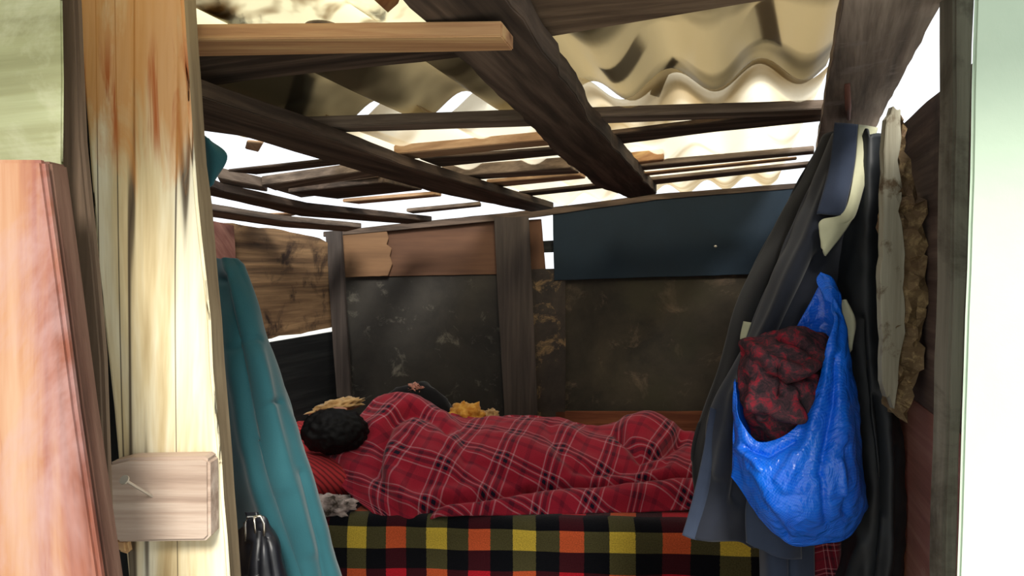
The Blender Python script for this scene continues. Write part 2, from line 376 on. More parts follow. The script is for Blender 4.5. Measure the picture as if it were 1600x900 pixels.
# left wall
slab('wall_board', [(280, 330), (335, 346), (430, 357), (500, 372), (521, 384), (521, 511), (425, 529), (240, 562)], LEFT(.0), (-.03, 0, 0), 'oldbrown',
     'wide brown stained timber on the left wall above the thin bright gap', 'board', amp=.006, axis=Vector((.303, 1, 0)))
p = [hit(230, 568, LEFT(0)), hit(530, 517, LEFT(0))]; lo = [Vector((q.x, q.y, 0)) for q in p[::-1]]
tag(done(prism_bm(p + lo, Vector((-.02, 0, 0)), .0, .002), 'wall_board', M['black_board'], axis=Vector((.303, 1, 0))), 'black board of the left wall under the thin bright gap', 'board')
wallpiece('wall_left', -1.845, .3, 2.46, 0, 1.52, -.03, 'oldbrown', 'structure', amp=.003)
# front wall and its continuation outside the frame
tag(done(prism_bm([Vector((-1.72, .70, 0)), Vector((-.62, .70, 0)), Vector((-.62, .70, 1.9)), Vector((-1.72, .70, 1.9))], Vector((0, .03, 0))), 'wall_front', M['brown_board']), kind='structure')

tag(done(prism_bm([Vector((-1.0, .87, 0)), Vector((-.45, .87, 0)), Vector((-.45, .87, 1.9)), Vector((-1.0, .87, 1.9))], Vector((0, .02, 0))), 'gap_shade_backing', M['black_board']), kind='structure')  # black backing added so the gap beside the post reads as shade
# ================================================================ BACK WALL BOARDS
def down(pxs, off, zlow):
    """outline whose bottom edge runs down to height zlow behind the bed"""
    pts = [hit(x, y, BACK(off)) for x, y in pxs]
    a, b_ = pts[-1], pts[0]
    return pts + [Vector((a.x, a.y, zlow)), Vector((b_.x, b_.y, zlow))]
def backboard(px, off, mat, label, zlow=None, th=.015, amp=.002, axis=None, name='wall_board', step=.05):
    pts = down(px, off, zlow) if zlow is not None else [hit(x, y, BACK(off)) for x, y in px]
    return tag(done(prism_bm(pts, Vector((0, th, 0)), amp, .0015, step), name, M[mat], axis=axis), label, 'board')
X = Vector((1, 0, 0)); Z = Vector((0, 0, 1))
backboard([(524, 430), (800, 422)], .0, 'mould_left', 'large dark mouldy board left of the dark back post', .0, axis=X)
backboard([(868, 430), (1290, 418), (1300, 650), (872, 652)], .0, 'mould_right', 'wide dark board with brown patches under the blue board', axis=X)
backboard([(822, 421), (884, 419)], .018, 'mould_mid', 'narrow upright board with ochre stains, right of the dark back post', .0, axis=Z)
backboard([(600, 355), (800, 340), (800, 428), (600, 432)], .008, 'cardboard', 'plain brown hardboard strip high on the back wall', axis=X)
backboard([(520, 366), (604, 360), (607, 372), (604, 382), (612, 388), (609, 400), (613, 412), (606, 431), (522, 434)], .026, 'cardboard_light', 'lighter brown board with torn right edge in the back left corner', axis=X, amp=.003, th=.008, step=.02)
backboard([(815, 344), (846, 342), (849, 380), (853, 424), (815, 426)], .006, 'cardboard', 'small brown board piece beside the bright upright slit', axis=Z)
backboard([(864, 330), (1300, 282), (1310, 425), (1100, 431), (866, 438)], .024, 'blue_board', 'dark blue board high on the right of the back wall', axis=X, th=.02)
backboard([(868, 643), (1300, 643)], .018, 'reddark', 'red-brown strip at the foot of the back wall', .0, axis=X)
backboard([(840, 377), (872, 375), (872, 394), (840, 395)], -.03, 'black_board', 'small dark crosspiece bridging the bright upright slit', axis=X)
# posts on the back wall
backboard([(788, 640), (778, 470), (772, 340), (826, 338), (832, 450), (840, 640)], .045, 'post_back', 'dark upright post standing in the middle of the back wall', .0, th=.03, axis=Z, name='post')
bpy.context.view_layer.objects.active = None
def post_floor(px_top, off, mat, label, wpx):
    a = hit(*px_top, BACK(off)); ...
pts = [hit(508, 362, BACK(.09)), hit(532, 360, BACK(.09)), hit(548, 620, BACK(.09)), hit(526, 622, BACK(.09))]
tag(done(prism_bm(pts, Vector((0, .04, 0)), .002, .003), 'post', M['post_back'], axis=Z), 'dark corner post in the back left corner', 'post')
# screws and nail heads in the blue board
def nailhead(px, py, off, r, label):
    c = hit(px, py, BACK(off)); bm = bmesh.new(); bmesh.ops.create_uvsphere(bm, u_segments=12, v_segments=8, radius=1)
    for v in bm.verts: v.co = Vector((v.co.x * r, v.co.y * r * .5, v.co.z * r * .8)) + c
    tag(done(bm, 'screw', M['steel'], smooth=True), label, 'nail')
M['steel'] = plain('worn_steel', srgb(190, 184, 172), .4, .6)
nailhead(1118, 385, .024, .007, 'small nail head in the blue board, the left one of two')
nailhead(1203, 382, .024, .010, 'larger nail head in the blue board near the hanging jacket')
# red-brown stick behind the jackets
slab('stick', [(1290, 282), (1300, 290), (1225, 420), (1214, 445), (1205, 400), (1222, 370)], ((0, 1, 0), 2.1), (0, .015, 0), 'rafter_warm',
     'brown stick slanting down behind the dark jackets against the blue board', 'stick')

# ================================================================ ROOF
UPV = (0, 0, 1)
def beam(px, off, h, mat, label, name='roof_batten', amp=.004, cat='beam', axis=None, step=.05):
    return slab(name, px, ROOF(off), (0, 0, h), mat, label, cat, amp=amp, bevel=.002, axis=axis, step=step)
# rafters
beam([(236, 126), (320, 153), (480, 204), (640, 262), (865, 326), (830, 331), (670, 299), (505, 251), (378, 213), (318, 205), (236, 182)], 0, .026, 'rafter', 'long dark rafter left of the thick one, running to the back post', 'roof_rafter')
beam([(575, -40), (770, -40), (800, 12), (872, 108), (930, 200), (1026, 303), (984, 310), (930, 290), (880, 250), (800, 170), (735, 105), (640, 15)], 0, .040, 'rafter', 'thick crooked dark rafter down the middle of the roof', 'roof_rafter', amp=.008, step=.04)
beam([(1326, -60), (1506, -60), (1440, 68), (1375, 186), (1330, 282), (1268, 284), (1290, 150)], 0, .030, 'right_beam', 'wide grey roof board at the right, above the hanging jackets', 'roof_rafter', cat='beam')
beam([(180, 262), (328, 291), (350, 300), (480, 327), (675, 346), (636, 350), (470, 338), (328, 306), (180, 280)], .0, .022, 'rafter', 'thin dark rafter further left, ending above the torn brown board', 'roof_rafter')
beam([(150, 306), (328, 328), (440, 345), (565, 356), (540, 362), (440, 355), (328, 339), (150, 318)], .0, .02, 'batten', 'short rafter over the left wall, nearest the back left corner', 'roof_rafter')
# wall plates under the sheets along the back wall
backboard([(505, 362), (830, 328), (1026, 303), (1284, 283), (1284, 291), (1026, 312), (830, 340), (505, 370)], .03, 'rafter', 'thin dark rail along the top of the back wall', th=.03, axis=X, name='rail')
# cross battens
bat = [
 ([(465, 200), (815, 187), (1290, 170), (1290, 179), (850, 197), (510, 208)], .034, .022, 'batten', 'long grey batten across the roof, nearest one behind the thick rafter'),
 ([(935, 213), (1290, 169), (1290, 189), (1120, 206), (950, 228)], .040, .012, 'rafter', 'dark batten lying askew just behind the nearest grey batten'),
 ([(615, 241), (850, 219), (862, 227), (640, 249)], .034, .022, 'rafter_warm', 'warm tan batten between the long dark rafter and the thick one'),
 ([(655, 249), (870, 233), (880, 242), (687, 261)], .040, .008, 'rafter', 'thin dark batten just behind the warm tan one'),
 ([(760, 286), (905, 274), (915, 279), (775, 293)], .034, .012, 'rafter_warm', 'short tan batten close behind the wide grey board, left of the thick rafter'),
 ([(690, 277), (890, 262), (905, 271), (726, 282)], .036, .034, 'batten', 'wide grey-brown board on edge between the two main rafters'),
 ([(978, 255), (1036, 249), (1038, 252), (985, 259)], .034, .032, 'plank', 'short tan wooden block against the right side of the thick rafter'),
 ([(980, 262), (1272, 236), (1272, 241), (990, 268)], .034, .018, 'batten', 'grey-pink batten across the right bay, behind the short tan block'),
 ([(995, 272), (1245, 247), (1245, 250), (1000, 276)], .030, .006, 'rafter_warm', 'very thin tan lath across the right bay'),
 ([(1010, 282), (1270, 256), (1270, 261), (1020, 289)], .034, .012, 'batten', 'last thin batten of the right bay, before the back wall'),
 ([(810, 303), (960, 287), (965, 292), (815, 308)], .034, .010, 'rafter', 'dark thin batten between the long rafter and the thick rafter near the back wall'),
 ([(355, 268), (510, 251), (535, 257), (400, 273)], .034, .006, 'rafter', 'dark lath at the edge of the white opening beside the teal collar'),
 ([(408, 290), (585, 265), (600, 274), (430, 298)], .034, .026, 'batten', 'rough flaking batten left of the long dark rafter'),
 ([(450, 301), (600, 285), (660, 297), (527, 311)], .036, .022, 'rafter', 'dark brown board between the left rafters'),
 ([(430, 297), (590, 276), (640, 288), (470, 309)], .052, .02, 'brown_board', 'brown board lying over the battens left of the long dark rafter'),
 ([(535, 316), (680, 304), (690, 307), (560, 319)], .034, .012, 'rafter_warm', 'light brown batten near the back, left of the long dark rafter'),
 ([(635, 331), (750, 320), (752, 323), (645, 334)], .034, .014, 'batten', 'stubby grey batten against the white sky above the brown hardboard'),
 ([(340, 278), (412, 293), (418, 300), (345, 288)], .030, .028, 'batten', 'grey timber offcut beside the teal collar on the left'),
 ([(340, 332), (395, 336), (470, 334), (455, 338), (400, 345)], .034, .006, 'rafter_warm', 'thin curved tan strip crossing the opening above the left wall'),
]
for px, off, h, mat, lab in bat: beam(px, off, h, mat, lab, amp=.003)
beam([(300, 86), (790, 78), (770, 84), (600, 103), (450, 119), (322, 136), (300, 139)], .06, .03, 'rafter', 'dark slanting board behind the sawn tan plank', 'roof_board', cat='board')
beam([(780, -60), (1330, -120), (1330, -24), (1228, -3), (1100, 17), (828, 63), (790, 20)], .05, .03, 'brown_board', 'wide brown cross board at the top, right of the thick rafter', 'roof_board', cat='board', axis=X)
beam([(590, -60), (650, -60), (622, 8), (606, 22), (560, -20)], .055, .02, 'plank', 'tan broken board end at the top of the frame left of the thick rafter', 'roof_board', cat='board')
beam([(386, 222), (412, 224), (404, 238), (383, 233)], .10, .006, 'rafter_warm', 'small tan chip lying over the white opening at the left', 'wood_chip', cat='chip')
# sawn plank nailed beneath the rafters, end grain showing
pz = 1.4 + .268
def onz(px, py, z): return hit(px, py, ((0, 0, 1), z))
pts = [onz(230, 62, pz), onz(784, 57, pz), onz(802, 79, pz), onz(230, 90, pz)]
tag(done(prism_bm(pts, Vector((0, 0, .018)), .0015, .0015), 'roof_plank', M['plank'], axis=X), 'clean sawn tan plank across the top left with its cut end showing', 'plank')

# corrugated sheets
def sheet(name, t0, t1, s0, s1, off, mat, label, lam=.19, amp=.027, kind=None, tilt=0, ph=0):
    bm = bmesh.new(); nt_ = int((t1 - t0) / lam * 18); ns = 24; V = []
    for j in range(ns + 1):
        s = s0 + (s1 - s0) * j / ns; row = []
        for i in range(nt_ + 1):
            t = t0 + (t1 - t0) * i / nt_; x = t + .303 * s
            z = 1.724 + off + .098 * x - .0296 * s + amp * math.sin((t / lam) * math.tau + ph) + tilt * (s - s0) + .004 * noise.noise(Vector((x * 3, s * 3, 1)))
            row.append(bm.verts.new((x, s, z)))
        V.append(row)
    for j in range(ns):
        for i in range(nt_): bm.faces.new((V[j][i], V[j][i + 1], V[j + 1][i + 1], V[j + 1][i]))
    o = done(bm, name, M[mat], axis=Vector((.303, 1, 0)), smooth=True)
    m_ = o.modifiers.new('thickness', 'SOLIDIFY'); m_.thickness = .002
    return tag(o, label, 'roof sheet')
sheet('corrugated_roof_sheet', -1.10, -.33, .34, 1.24, .112, 'sheet_clear', 'bright see-through corrugated sheet over the sawn plank, top left', ph=2.6)
sheet('corrugated_roof_sheet', -1.10, -.33, 1.20, 1.64, .100, 'sheet_tan', 'smoky corrugated sheet between the long dark rafter and the thick rafter', ph=2.6)
sheet('corrugated_roof_sheet', -.36, .20, .34, 1.70, .112, 'sheet_tan', 'large tan corrugated sheet in the right bay of the roof')
sheet('corrugated_roof_sheet', -1.06, .19, 1.55, 3.5, .080, 'sheet_pale', 'pale corrugated sheet at the back of the roof, over the back wall')
quadbox([(-1.25, .34, 1.80), (1.5, .34, 2.02), (1.5, .62, 2.02), (-1.25, .62, 1.80)], .02, 'added_eave_shade', 'brown_board', kind='structure')  # unseen board added to shade the tops of the post and painted panel
def wave_z(x, y, off, lam=.19, amp=.027, ph=0):
    t = x - .303 * y
    return 1.724 + off + .098 * x - .0296 * y + amp * math.sin((t / lam) * math.tau + ph) + .004 * noise.noise(Vector((x * 3, y * 3, 1)))
# leaf litter and dirt lying on the clear sheet
M['litter'] = plain('dry_leaf_litter', srgb(58, 42, 26), .9)
bm = bmesh.new(); lr = random.Random(5)
for k in range(420):
    u = lr.random(); px_ = 318 + u * 110 + lr.gauss(0, 10); py_ = -14 + u * 58 + lr.gauss(0, 9)
    if k > 330: px_, py_ = lr.uniform(540, 600), lr.uniform(-20, 22)
    c = hit(px_, py_, ROOF(.112)); c.z = wave_z(c.x, c.y, .112, ph=2.6) + .005; a_ = lr.uniform(0, 6.28); q = lr.uniform(.002, .007)
    vs = [bm.verts.new(c + Vector((math.cos(a_ + t) * q * w_, math.sin(a_ + t) * q * w_, lr.uniform(-.002, .003)))) for t, w_ in ((0, 1.6), (1.6, .6), (3.14, 1.5), (4.7, .7))]
    g_ = bm.verts.new(c + Vector((0, 0, .002)))
    for i in range(4): bm.faces.new((vs[i], vs[(i + 1) % 4], g_))
o = done(bm, 'leaf_litter', M['litter']); tag(o, 'dry brown leaf litter lying on the bright sheet at the top left', 'leaf litter', None, 'stuff')
# scraps lying on the sheets, seen dark through them
def scrap(px, off, h, mat, label, name='offcut', cat='offcut', ph=0):
    """a limp offcut that has sagged to the waves of the sheet it lies on"""
    q = [hit(x, y, ROOF(off)) for x, y in px]; n = 12; bm = bmesh.new(); G = {}
    for k_ in (0, 1):
        for i in range(n + 1):
            for j in range(n + 1):
                p = q[0].lerp(q[1], i / n).lerp(q[3].lerp(q[2], i / n), j / n); p.z = wave_z(p.x, p.y, off, ph=ph) + .003 + k_ * h; G[k_, i, j] = bm.verts.new(p)
    for i in range(n):
        for j in range(n):
            for k_ in (0, 1):
                f = [G[k_, i, j], G[k_, i + 1, j], G[k_, i + 1, j + 1], G[k_, i, j + 1]]; bm.faces.new(f if k_ else f[::-1])
    rim = [(i, 0) for i in range(n)] + [(n, j) for j in range(n)] + [(i, n) for i in range(n, 0, -1)] + [(0, j) for j in range(n, 0, -1)]
    for a_, b_ in zip(rim, rim[1:] + rim[:1]): bm.faces.new((G[0, a_[0], a_[1]], G[0, b_[0], b_[1]], G[1, b_[0], b_[1]], G[1, a_[0], a_[1]]))
    bmesh.ops.recalc_face_normals(bm, faces=bm.faces)
    return tag(done(bm, name, M[mat]), label, cat)
scrap([(436, 152), (462, 124), (492, 138), (466, 164)], .100, .006, 'black_board', 'dark curved offcut on the sheet left of the thick rafter', ph=2.6)
scrap([(938, 92), (992, 58), (1006, 82), (958, 112)], .112, .006, 'black_board', 'dark offcut on the sheet in the right bay, the upper one')
scrap([(1016, 142), (1052, 106), (1062, 112), (1030, 154)], .112, .006, 'black_board', 'dark offcut on the sheet in the right bay, the lower one')
scrap([(1176, 28), (1210, 18), (1224, 76), (1190, 84)], .112, .02, 'rafter_warm', 'tan scrap of wood on the sheet at the upper right', 'wood_scrap', 'scrap')
# ring seen at top left
bm = bmesh.new(); c = hit(503, 42, ROOF(.075)); tube_bm([c + Vector((math.cos(a / 24 * math.tau) * .021, math.sin(a / 24 * math.tau) * .021, 0)) for a in range(25)], .003, 8, bm)
tag(done(bm, 'ring', M['batten'], smooth=True), 'round rim lying on the bright sheet just above the sawn plank', 'ring')

# ================================================================ FRONT: DOOR, POST, BOARDS
front('door_1', [(-240, 250), (64, 250), (82, 262), (98, 400), (128, 640), (160, 960), (-240, 960)], .60, .001, 'door') if False else None
d = empty('mahogany_door', at(-60, 880, .61), 'reddish varnished wooden door leaf standing open at the left edge', 'door')
pts = [at(-260, 248, .6), at(66, 249, .6), at(92, 440, .6), at(118, 640, .6), at(156, 900, .6)]
e = at(156, 900, .6); f_ = at(118, 640, .6); k = (0 - e.z) / (f_.z - e.z); foot = e + (f_ - e) * k
o = done(prism_bm(pts + [foot, Vector((pts[0].x, .6, 0))], Vector((0, .010, 0)), .0, .003), 'leaf_face', M['door'], d, Z)
o = done(prism_bm([p + Vector((0, .0103, 0)) for p in pts] + [foot + Vector((0, .0103, 0)), Vector((pts[0].x, .6103, 0))], Vector((0, .024, 0)), .0, .002), 'leaf_core', M['door_edge'], d, Z); o['label'] = 'dark brown raw door edge'
def frontboard(px, Y, th, mat, label, amp=.003, name='board', cat='board', tozero=True, axis=Z):
    pts = [at(x, y, Y) for x, y in px]
    return tag(done(prism_bm(pts, Vector((0, th, 0)), amp, .003), name, M[mat], axis=axis), label, cat)
frontboard([(-300, -260), (84, -260), (96, 0), (97, 252), (112, 420), (140, 700), (170, 980), (20, 980), (-300, 700)], .665, .003, 'green_board', 'pale green weathered board at the top left behind the red door', axis=Vector((1, 0, .1)))
frontboard([(60, -260), (108, -260), (119, 0), (128, 220), (148, 420), (160, 560), (165, 700), (178, 980), (90, 980), (90, 300)], .69, .012, 'brown_board', 'narrow brown board edge between the green board and the pale post', name='board')
# main post, tapering view: pale split pine
post = tag(done(prism_bm([at(*q, .80) for q in [(104, -260), (276, -260), (286, 0), (303, 250), (328, 500), (345, 720), (362, 960), (430, 1900), (288, 1900), (206, 960), (184, 720), (168, 560), (150, 400), (136, 200), (119, 0)]], Vector((0, .006, 0)), .002, .003, .04), 'door_post', M['post'], axis=Z),
     'thick pale split timber post with an orange upper part, left of the opening', 'post')
o = done(prism_bm([at(*q, .8065) for q in [(116, -260), (274, -260), (284, 0), (301, 250), (326, 500), (343, 720), (360, 960), (430, 1900), (300, 1900), (214, 960), (192, 720), (176, 560), (158, 400), (144, 200), (127, 0)]], Vector((0, .040, 0)), .002, .003, .04), 'weathered_side', M['side'], post, Z); o['label'] = 'grey-brown weathered side of the post'
blk = tag(done(prism_bm([at(*q, .772) for q in [(168, 724), (200, 716), (318, 714), (327, 720), (328, 838), (320, 846), (180, 848), (172, 800)]], Vector((0, .026, 0)), .0015, .003), 'latch_block', M['latch'], axis=X),
     'weathered grey wooden block nailed across the pale post', 'block')
n0 = at(237, 775, .772); n1 = at(195, 750, .735)
bm = tube_bm([n0 + (n0 - n1) * .3, n1], .0016, 8); hd = (n0 - n1).normalized()
tube_bm([n1 + hd * .0005, n1 - hd * .0015], .0048, 14, bm)
tag(done(bm, 'nail', M['steel'], smooth=False), 'bent steel nail sticking out of the grey wooden block', 'nail')
frontboard([(176, 840), (196, 845), (200, 868), (182, 862)], .79, .02, 'plank', 'small tan wedge under the grey wooden block', name='wedge', cat='wedge', axis=X)
# right: painted door leaf and its grey jamb
frontboard([(1493, -260), (1530, -260), (1524, 0), (1512, 420), (1500, 700), (1496, 900), (1485, 1800), (1462, 1800), (1474, 900), (1481, 640), (1488, 300)], .95, .035, 'frame_grey', 'grey weathered door jamb beside the white panel', name='door_jamb', cat='door frame')
wd = frontboard([(1530, -300), (1900, -300), (1900, 1760), (1486, 1760), (1498, 900), (1506, 640), (1514, 420), (1525, 0)], .86, .006, 'white_paint', 'pale white-green painted panel filling the right edge', amp=.001, name='painted_panel', cat='panel')
# rotten plank
rp = empty('rotten_plank', at(1400, 640, 1.3), 'upright rotten plank with crumbling edge beside the hanging coats', 'plank')
M['silver'] = wood('silver_grey_wood', srgb(84, 78, 64), srgb(140, 134, 116), srgb(172, 168, 150), stain=srgb(96, 80, 60), stain_lo=.56, stain_hi=.66, stain_scale=16)
done(prism_bm([at(*q, 1.30) for q in [(1383, 220), (1386, 186), (1392, 178), (1396, 165), (1402, 172), (1408, 170), (1409, 215), (1403, 250), (1410, 290), (1404, 330), (1413, 380), (1411, 450), (1415, 520), (1406, 560), (1404, 600), (1398, 640), (1390, 618), (1386, 622), (1379, 596), (1380, 400)]], Vector((0, .018, 0)), .006, .0012, .018), 'plank_face', M['silver'], rp, Z)
M['rot'] = mottled('crumbling_rot', srgb(88, 70, 50), srgb(128, 106, 76), srgb(156, 134, 96), .5, .62, 60, srgb(84, 56, 44))
def rough_slab(px, Y, th, mat, name, parent, amp=.006, step=.012, label=None):
    o = done(prism_bm([at(*q, Y) for q in px], Vector((0, th, 0)), amp, 0, step), name, M[mat], parent, Z)
    bm = bmesh.new(); bm.from_mesh(o.data)
    bmesh.ops.triangulate(bm, faces=bm.faces); bmesh.ops.subdivide_edges(bm, edges=[e for e in bm.edges if e.calc_length() > .02], cuts=2)
    for v in bm.verts: v.co += Vector((nz(v.co, 50, 1), nz(v.co, 45, 9) * 1.6, nz(v.co, 50, 5))) * amp * 1.3
    bm.to_mesh(o.data); bm.free()
    if label: o['label'] = label
    return o
rough_slab([(1404, 176), (1418, 200), (1428, 270), (1432, 292), (1448, 322), (1440, 350), (1449, 420), (1444, 500), (1436, 570), (1424, 610), (1415, 655), (1398, 634), (1400, 590), (1405, 450), (1400, 300)], 1.308, .05, 'rot', 'rotten_edge', rp, amp=.009, label='brown crumbling edge')
# peg on the right beam
a = hit(1324, 132, ROOF(-.002)); b2 = hit(1326, 186, ROOF(-.004))
bm = tube_bm([a, a.lerp(b2, .5) + Vector((0, 0, -.006)), b2], [.005, .0065, .004], 10)
tag(done(bm, 'peg', M['redblock'], smooth=True), 'small red-brown peg on the grey roof board over the jackets', 'peg')
slab('wall_block', [(333, 345), (366, 352), (369, 404), (343, 408), (330, 404)], LEFT(.03), (-.028, 0, 0), 'redblock', 'reddish wooden block on the left wall right beside the post', 'block')

# ================================================================ BED
TOP = .565
def bedpt(x, y, z): return Vector((x, y, z))
bed = empty('bed', (0, 2.85, 0), 'low wooden bunk under the checked blanket and sleeping person', 'bed')
def bedquad(y0, y1, z, inset=.04): return [along(-1.79 + inset, y0, z), along(.33 - inset, y0 - .12, z), along(.33 - inset, y1 - .14, z), along(-1.79 + inset, y1, z)]
done(prism_bm(bedquad(2.50, 3.28, .30), Vector((0, 0, .05)), 0, .005), 'bed_base', M['brown_board'], bed, X)
done(prism_bm(bedquad(2.47, 3.28, .351), Vector((0, 0, TOP - .362)), 0, .04), 'mattress', cloth('mattress_ticking', srgb(120, 110, 98)), bed)
for q in ((-1.0, 2.58), (.92, 2.46), (-.82, 3.2), (1.1, 3.08)):
    done(prism_bm([Vector((q[0] - .03, q[1] - .03, 0)), Vector((q[0] + .03, q[1] - .03, 0)), Vector((q[0] + .03, q[1] + .03, 0)), Vector((q[0] - .03, q[1] + .03, 0))], Vector((0, 0, .299)), 0, .003), 'leg', M['brown_board'], bed, Z)

def check_mat():
    """woven check: three yarn colours crossing in four-step rhythm"""
    m, nt, b = new_mat('woven_check_blanket')
    uv = N(nt, 'ShaderNodeUVMap', uv_map='UVMap'); sp = N(nt, 'ShaderNodeSeparateXYZ'); L(nt, uv.outputs[0], sp.inputs[0])
    def fr(s, per, ph):
        a_ = N(nt, 'ShaderNodeMath', operation='MULTIPLY_ADD'); L(nt, s, a_.inputs[0]); a_.inputs[1].default_value = 1 / per; a_.inputs[2].default_value = ph
        f = N(nt, 'ShaderNodeMath', operation='FRACT'); L(nt, a_.outputs[0], f.inputs[0]); return f.outputs[0]
    nj = noise_n(nt, uv.outputs[0], 160, 2); wob = N(nt, 'ShaderNodeMath', operation='MULTIPLY_ADD'); L(nt, nj.outputs[0], wob.inputs[0]); wob.inputs[1].default_value = .006; L(nt, sp.outputs[0], wob.inputs[2])
    u = fr(wob.outputs[0], .304, UPH); v = fr(sp.outputs[1], .272, VPH)
    Yl, O, K, Dr, Ol, Rd = srgb(206, 178, 66), srgb(206, 92, 52), srgb(10, 12, 18), srgb(62, 18, 26), srgb(78, 74, 46), srgb(190, 28, 44)
    rows = [ramp(nt, [(0, a_), (.25, b_), (.5, c_), (.75, b_)], True) for a_, b_, c_ in ((Yl, Ol, O), (Ol, K, Dr), (O, Dr, Rd))]
    for r in rows: L(nt, u, r.inputs[0])
    def gt(th):
        g = N(nt, 'ShaderNodeMath', operation='GREATER_THAN'); L(nt, v, g.inputs[0]); g.inputs[1].default_value = th; return g.outputs[0]
    c = mix(nt, gt(.25), rows[0].outputs[0], rows[1].outputs[0]); c = mix(nt, gt(.5), c, rows[2].outputs[0]); c = mix(nt, gt(.75), c, rows[1].outputs[0])
    nn = noise_n(nt, uv.outputs[0], 240, 3, .7); rr = ramp(nt, [(.3, (.62, .62, .62)), (.7, (1.2, 1.2, 1.2))]); L(nt, nn.outputs[0], rr.inputs[0])
    c = mix(nt, 1.0, c, rr.outputs[0], 'MULTIPLY'); L(nt, c, b.inputs['Base Color'])
    b.inputs['Roughness'].default_value = .95; b.inputs['Specular IOR Level'].default_value = .05; b.inputs['Sheen Weight'].default_value = .15
    bp = N(nt, 'ShaderNodeBump'); bp.inputs['Strength'].default_value = .5; bp.inputs['Distance'].default_value = .003; L(nt, nn.outputs[0], bp.inputs['Height']); L(nt, bp.outputs[0], b.inputs['Normal'])
    return m
UPH, VPH = .02, .62
M['check'] = check_mat()
# the blanket lies flat on the mattress and folds down over its front edge
bm = bmesh.new(); uvl = bm.loops.layers.uv.new('UVMap'); nU, nV = 170, 90; V = []
def bl_point(a, s):
    """a 0..1 across the width, s distance from the front bend (negative: on top, positive: hanging)"""
    f = along(-1.755, 2.45, 0).lerp(along(.30, 2.33, 0), a); f.z = 0
    rr_ = .05
    if s < -rr_: p = f + Vector((0, -s - rr_, 0)) + Vector((0, rr_, TOP + .012)) + Vector((.303 * (-s), 0, 0)) * .6
    elif s < rr_ * .57:
        th = (s + rr_) / (rr_ * 1.57) * math.pi / 2; p = f + Vector((0, rr_ - math.sin(th) * rr_, TOP + .012 - rr_ + math.cos(th) * rr_))
    else: p = f + Vector((0, -.012 * math.sin(a * 31) * min(1, (s - .03) * 5), TOP + .012 - rr_ - (s - rr_ * .57)))
    p.z += .004 * nz(p, 9, 3); p.y += .006 * nz(p, 7, 8); return p
SS = [-.82 + i * (.82 + .36) / nV for i in range(nV + 1)]
for s in SS:
    V.append([(bm.verts.new(bl_point(i / nU, s)), 2.07 * (i / nU + .32 * ((i / nU) - (i / nU) ** 2)) , s + 2) for i in range(nU + 1)])
for j in range(nV):
    for i in range(nU):
        q = (V[j][i], V[j][i + 1], V[j + 1][i + 1], V[j + 1][i]); f = bm.faces.new([x[0] for x in q])
        for lp, x in zip(f.loops, q): lp[uvl].uv = (x[1], x[2])
o = done(bm, 'checked_blanket', M['check'], smooth=True); m_ = o.modifiers.new('thickness', 'SOLIDIFY'); m_.thickness = .007; m_.offset = 0
tag(o, 'thick blanket in red, yellow, orange and black checks spread over the bed', 'blanket')

# ---------------- sleeping person
M['skin'] = plain('skin', srgb(168, 118, 92), .55); M['hair'] = cloth('black_hair', srgb(9, 9, 10), srgb(20, 19, 19), scale=60, rough=.6, sheen=0)
M['sweater'] = cloth('black_knit', srgb(10, 10, 12), srgb(16, 16, 19)); M['trousers'] = cloth('dark_trousers', srgb(30, 32, 40))
def skin_mesh(name, verts, edges, radii, mat, parent, root=0, sub=2):
    me = bpy.data.meshes.new(name); me.from_pydata(verts, edges, []); o = bpy.data.objects.new(name, me); COL.objects.link(o)
    sk = o.modifiers.new('skin', 'SKIN'); sk.use_smooth_shade = True
    for i, r in enumerate(radii):
        me.skin_vertices[0].data[i].radius = (r, r) if isinstance(r, (int, float)) else r
        me.skin_vertices[0].data[i].use_root = (i == root)
    ss = o.modifiers.new('sub', 'SUBSURF'); ss.levels = sub; ss.render_levels = sub
    dg = bpy.context.evaluated_depsgraph_get(); dg.update(); ev = o.evaluated_get(dg); m2 = bpy.data.meshes.new_from_object(ev)
    bpy.data.objects.remove(o); m2.name = name
    return link(name, m2, M[mat], parent, True)
person = empty('person', (0, 2.8, TOP + .02), 'person with black hair asleep facing the wall, covered by a red tartan blanket', 'person')
HC = at(524, 672, 2.72)
P = dict(pelvis=(.16, 2.86, .69), belly=(-.03, 2.86, .69), chest=(-.24, 2.87, .70), collar=(-.42, 2.86, .72), neck=(-.52, 2.82, .75), skull=tuple(HC),
         sh_t=(-.42, 2.91, .765), el_t=(-.27, 3.00, .74), wr_t=(-.42, 3.08, .68), sh_b=(-.43, 2.88, .66), el_b=(-.30, 3.06, .63), wr_b=(-.50, 3.10, .63),
         hip_t=(.2, 2.87, .72), kn_t=(.58, 2.96, .70), an_t=(.92, 2.88, .66), ft_t=(.97, 2.97, .64), hip_b=(.2, 2.86, .65), kn_b=(.56, 2.90, .64), an_b=(.90, 2.82, .635), ft_b=(.96, 2.90, .63))
def sub(keys, edges, rad, name, mat): 
    vi = {k: i for i, k in enumerate(keys)}
    return skin_mesh(name, [P[k] for k in keys], [(vi[a], vi[b]) for a, b in edges], rad, mat, person)
hands = []
for sfx, wr, dirn in (('t', P['wr_t'], Vector((-1, .25, -.15))), ('b', P['wr_b'], Vector((-1, .1, 0)))):
    wv = Vector(wr); dirn.normalize(); side = Vector((0, .35, .93)); P['palm_' + sfx] = tuple(wv + dirn * .055)
    hands.append((sfx, wv, dirn, side))
keys = ['pelvis', 'belly', 'chest', 'collar', 'neck', 'sh_t', 'el_t', 'wr_t', 'palm_t', 'sh_b', 'el_b', 'wr_b', 'palm_b', 'hip_t', 'kn_t', 'an_t', 'ft_t', 'hip_b', 'kn_b', 'an_b', 'ft_b', 'skull']
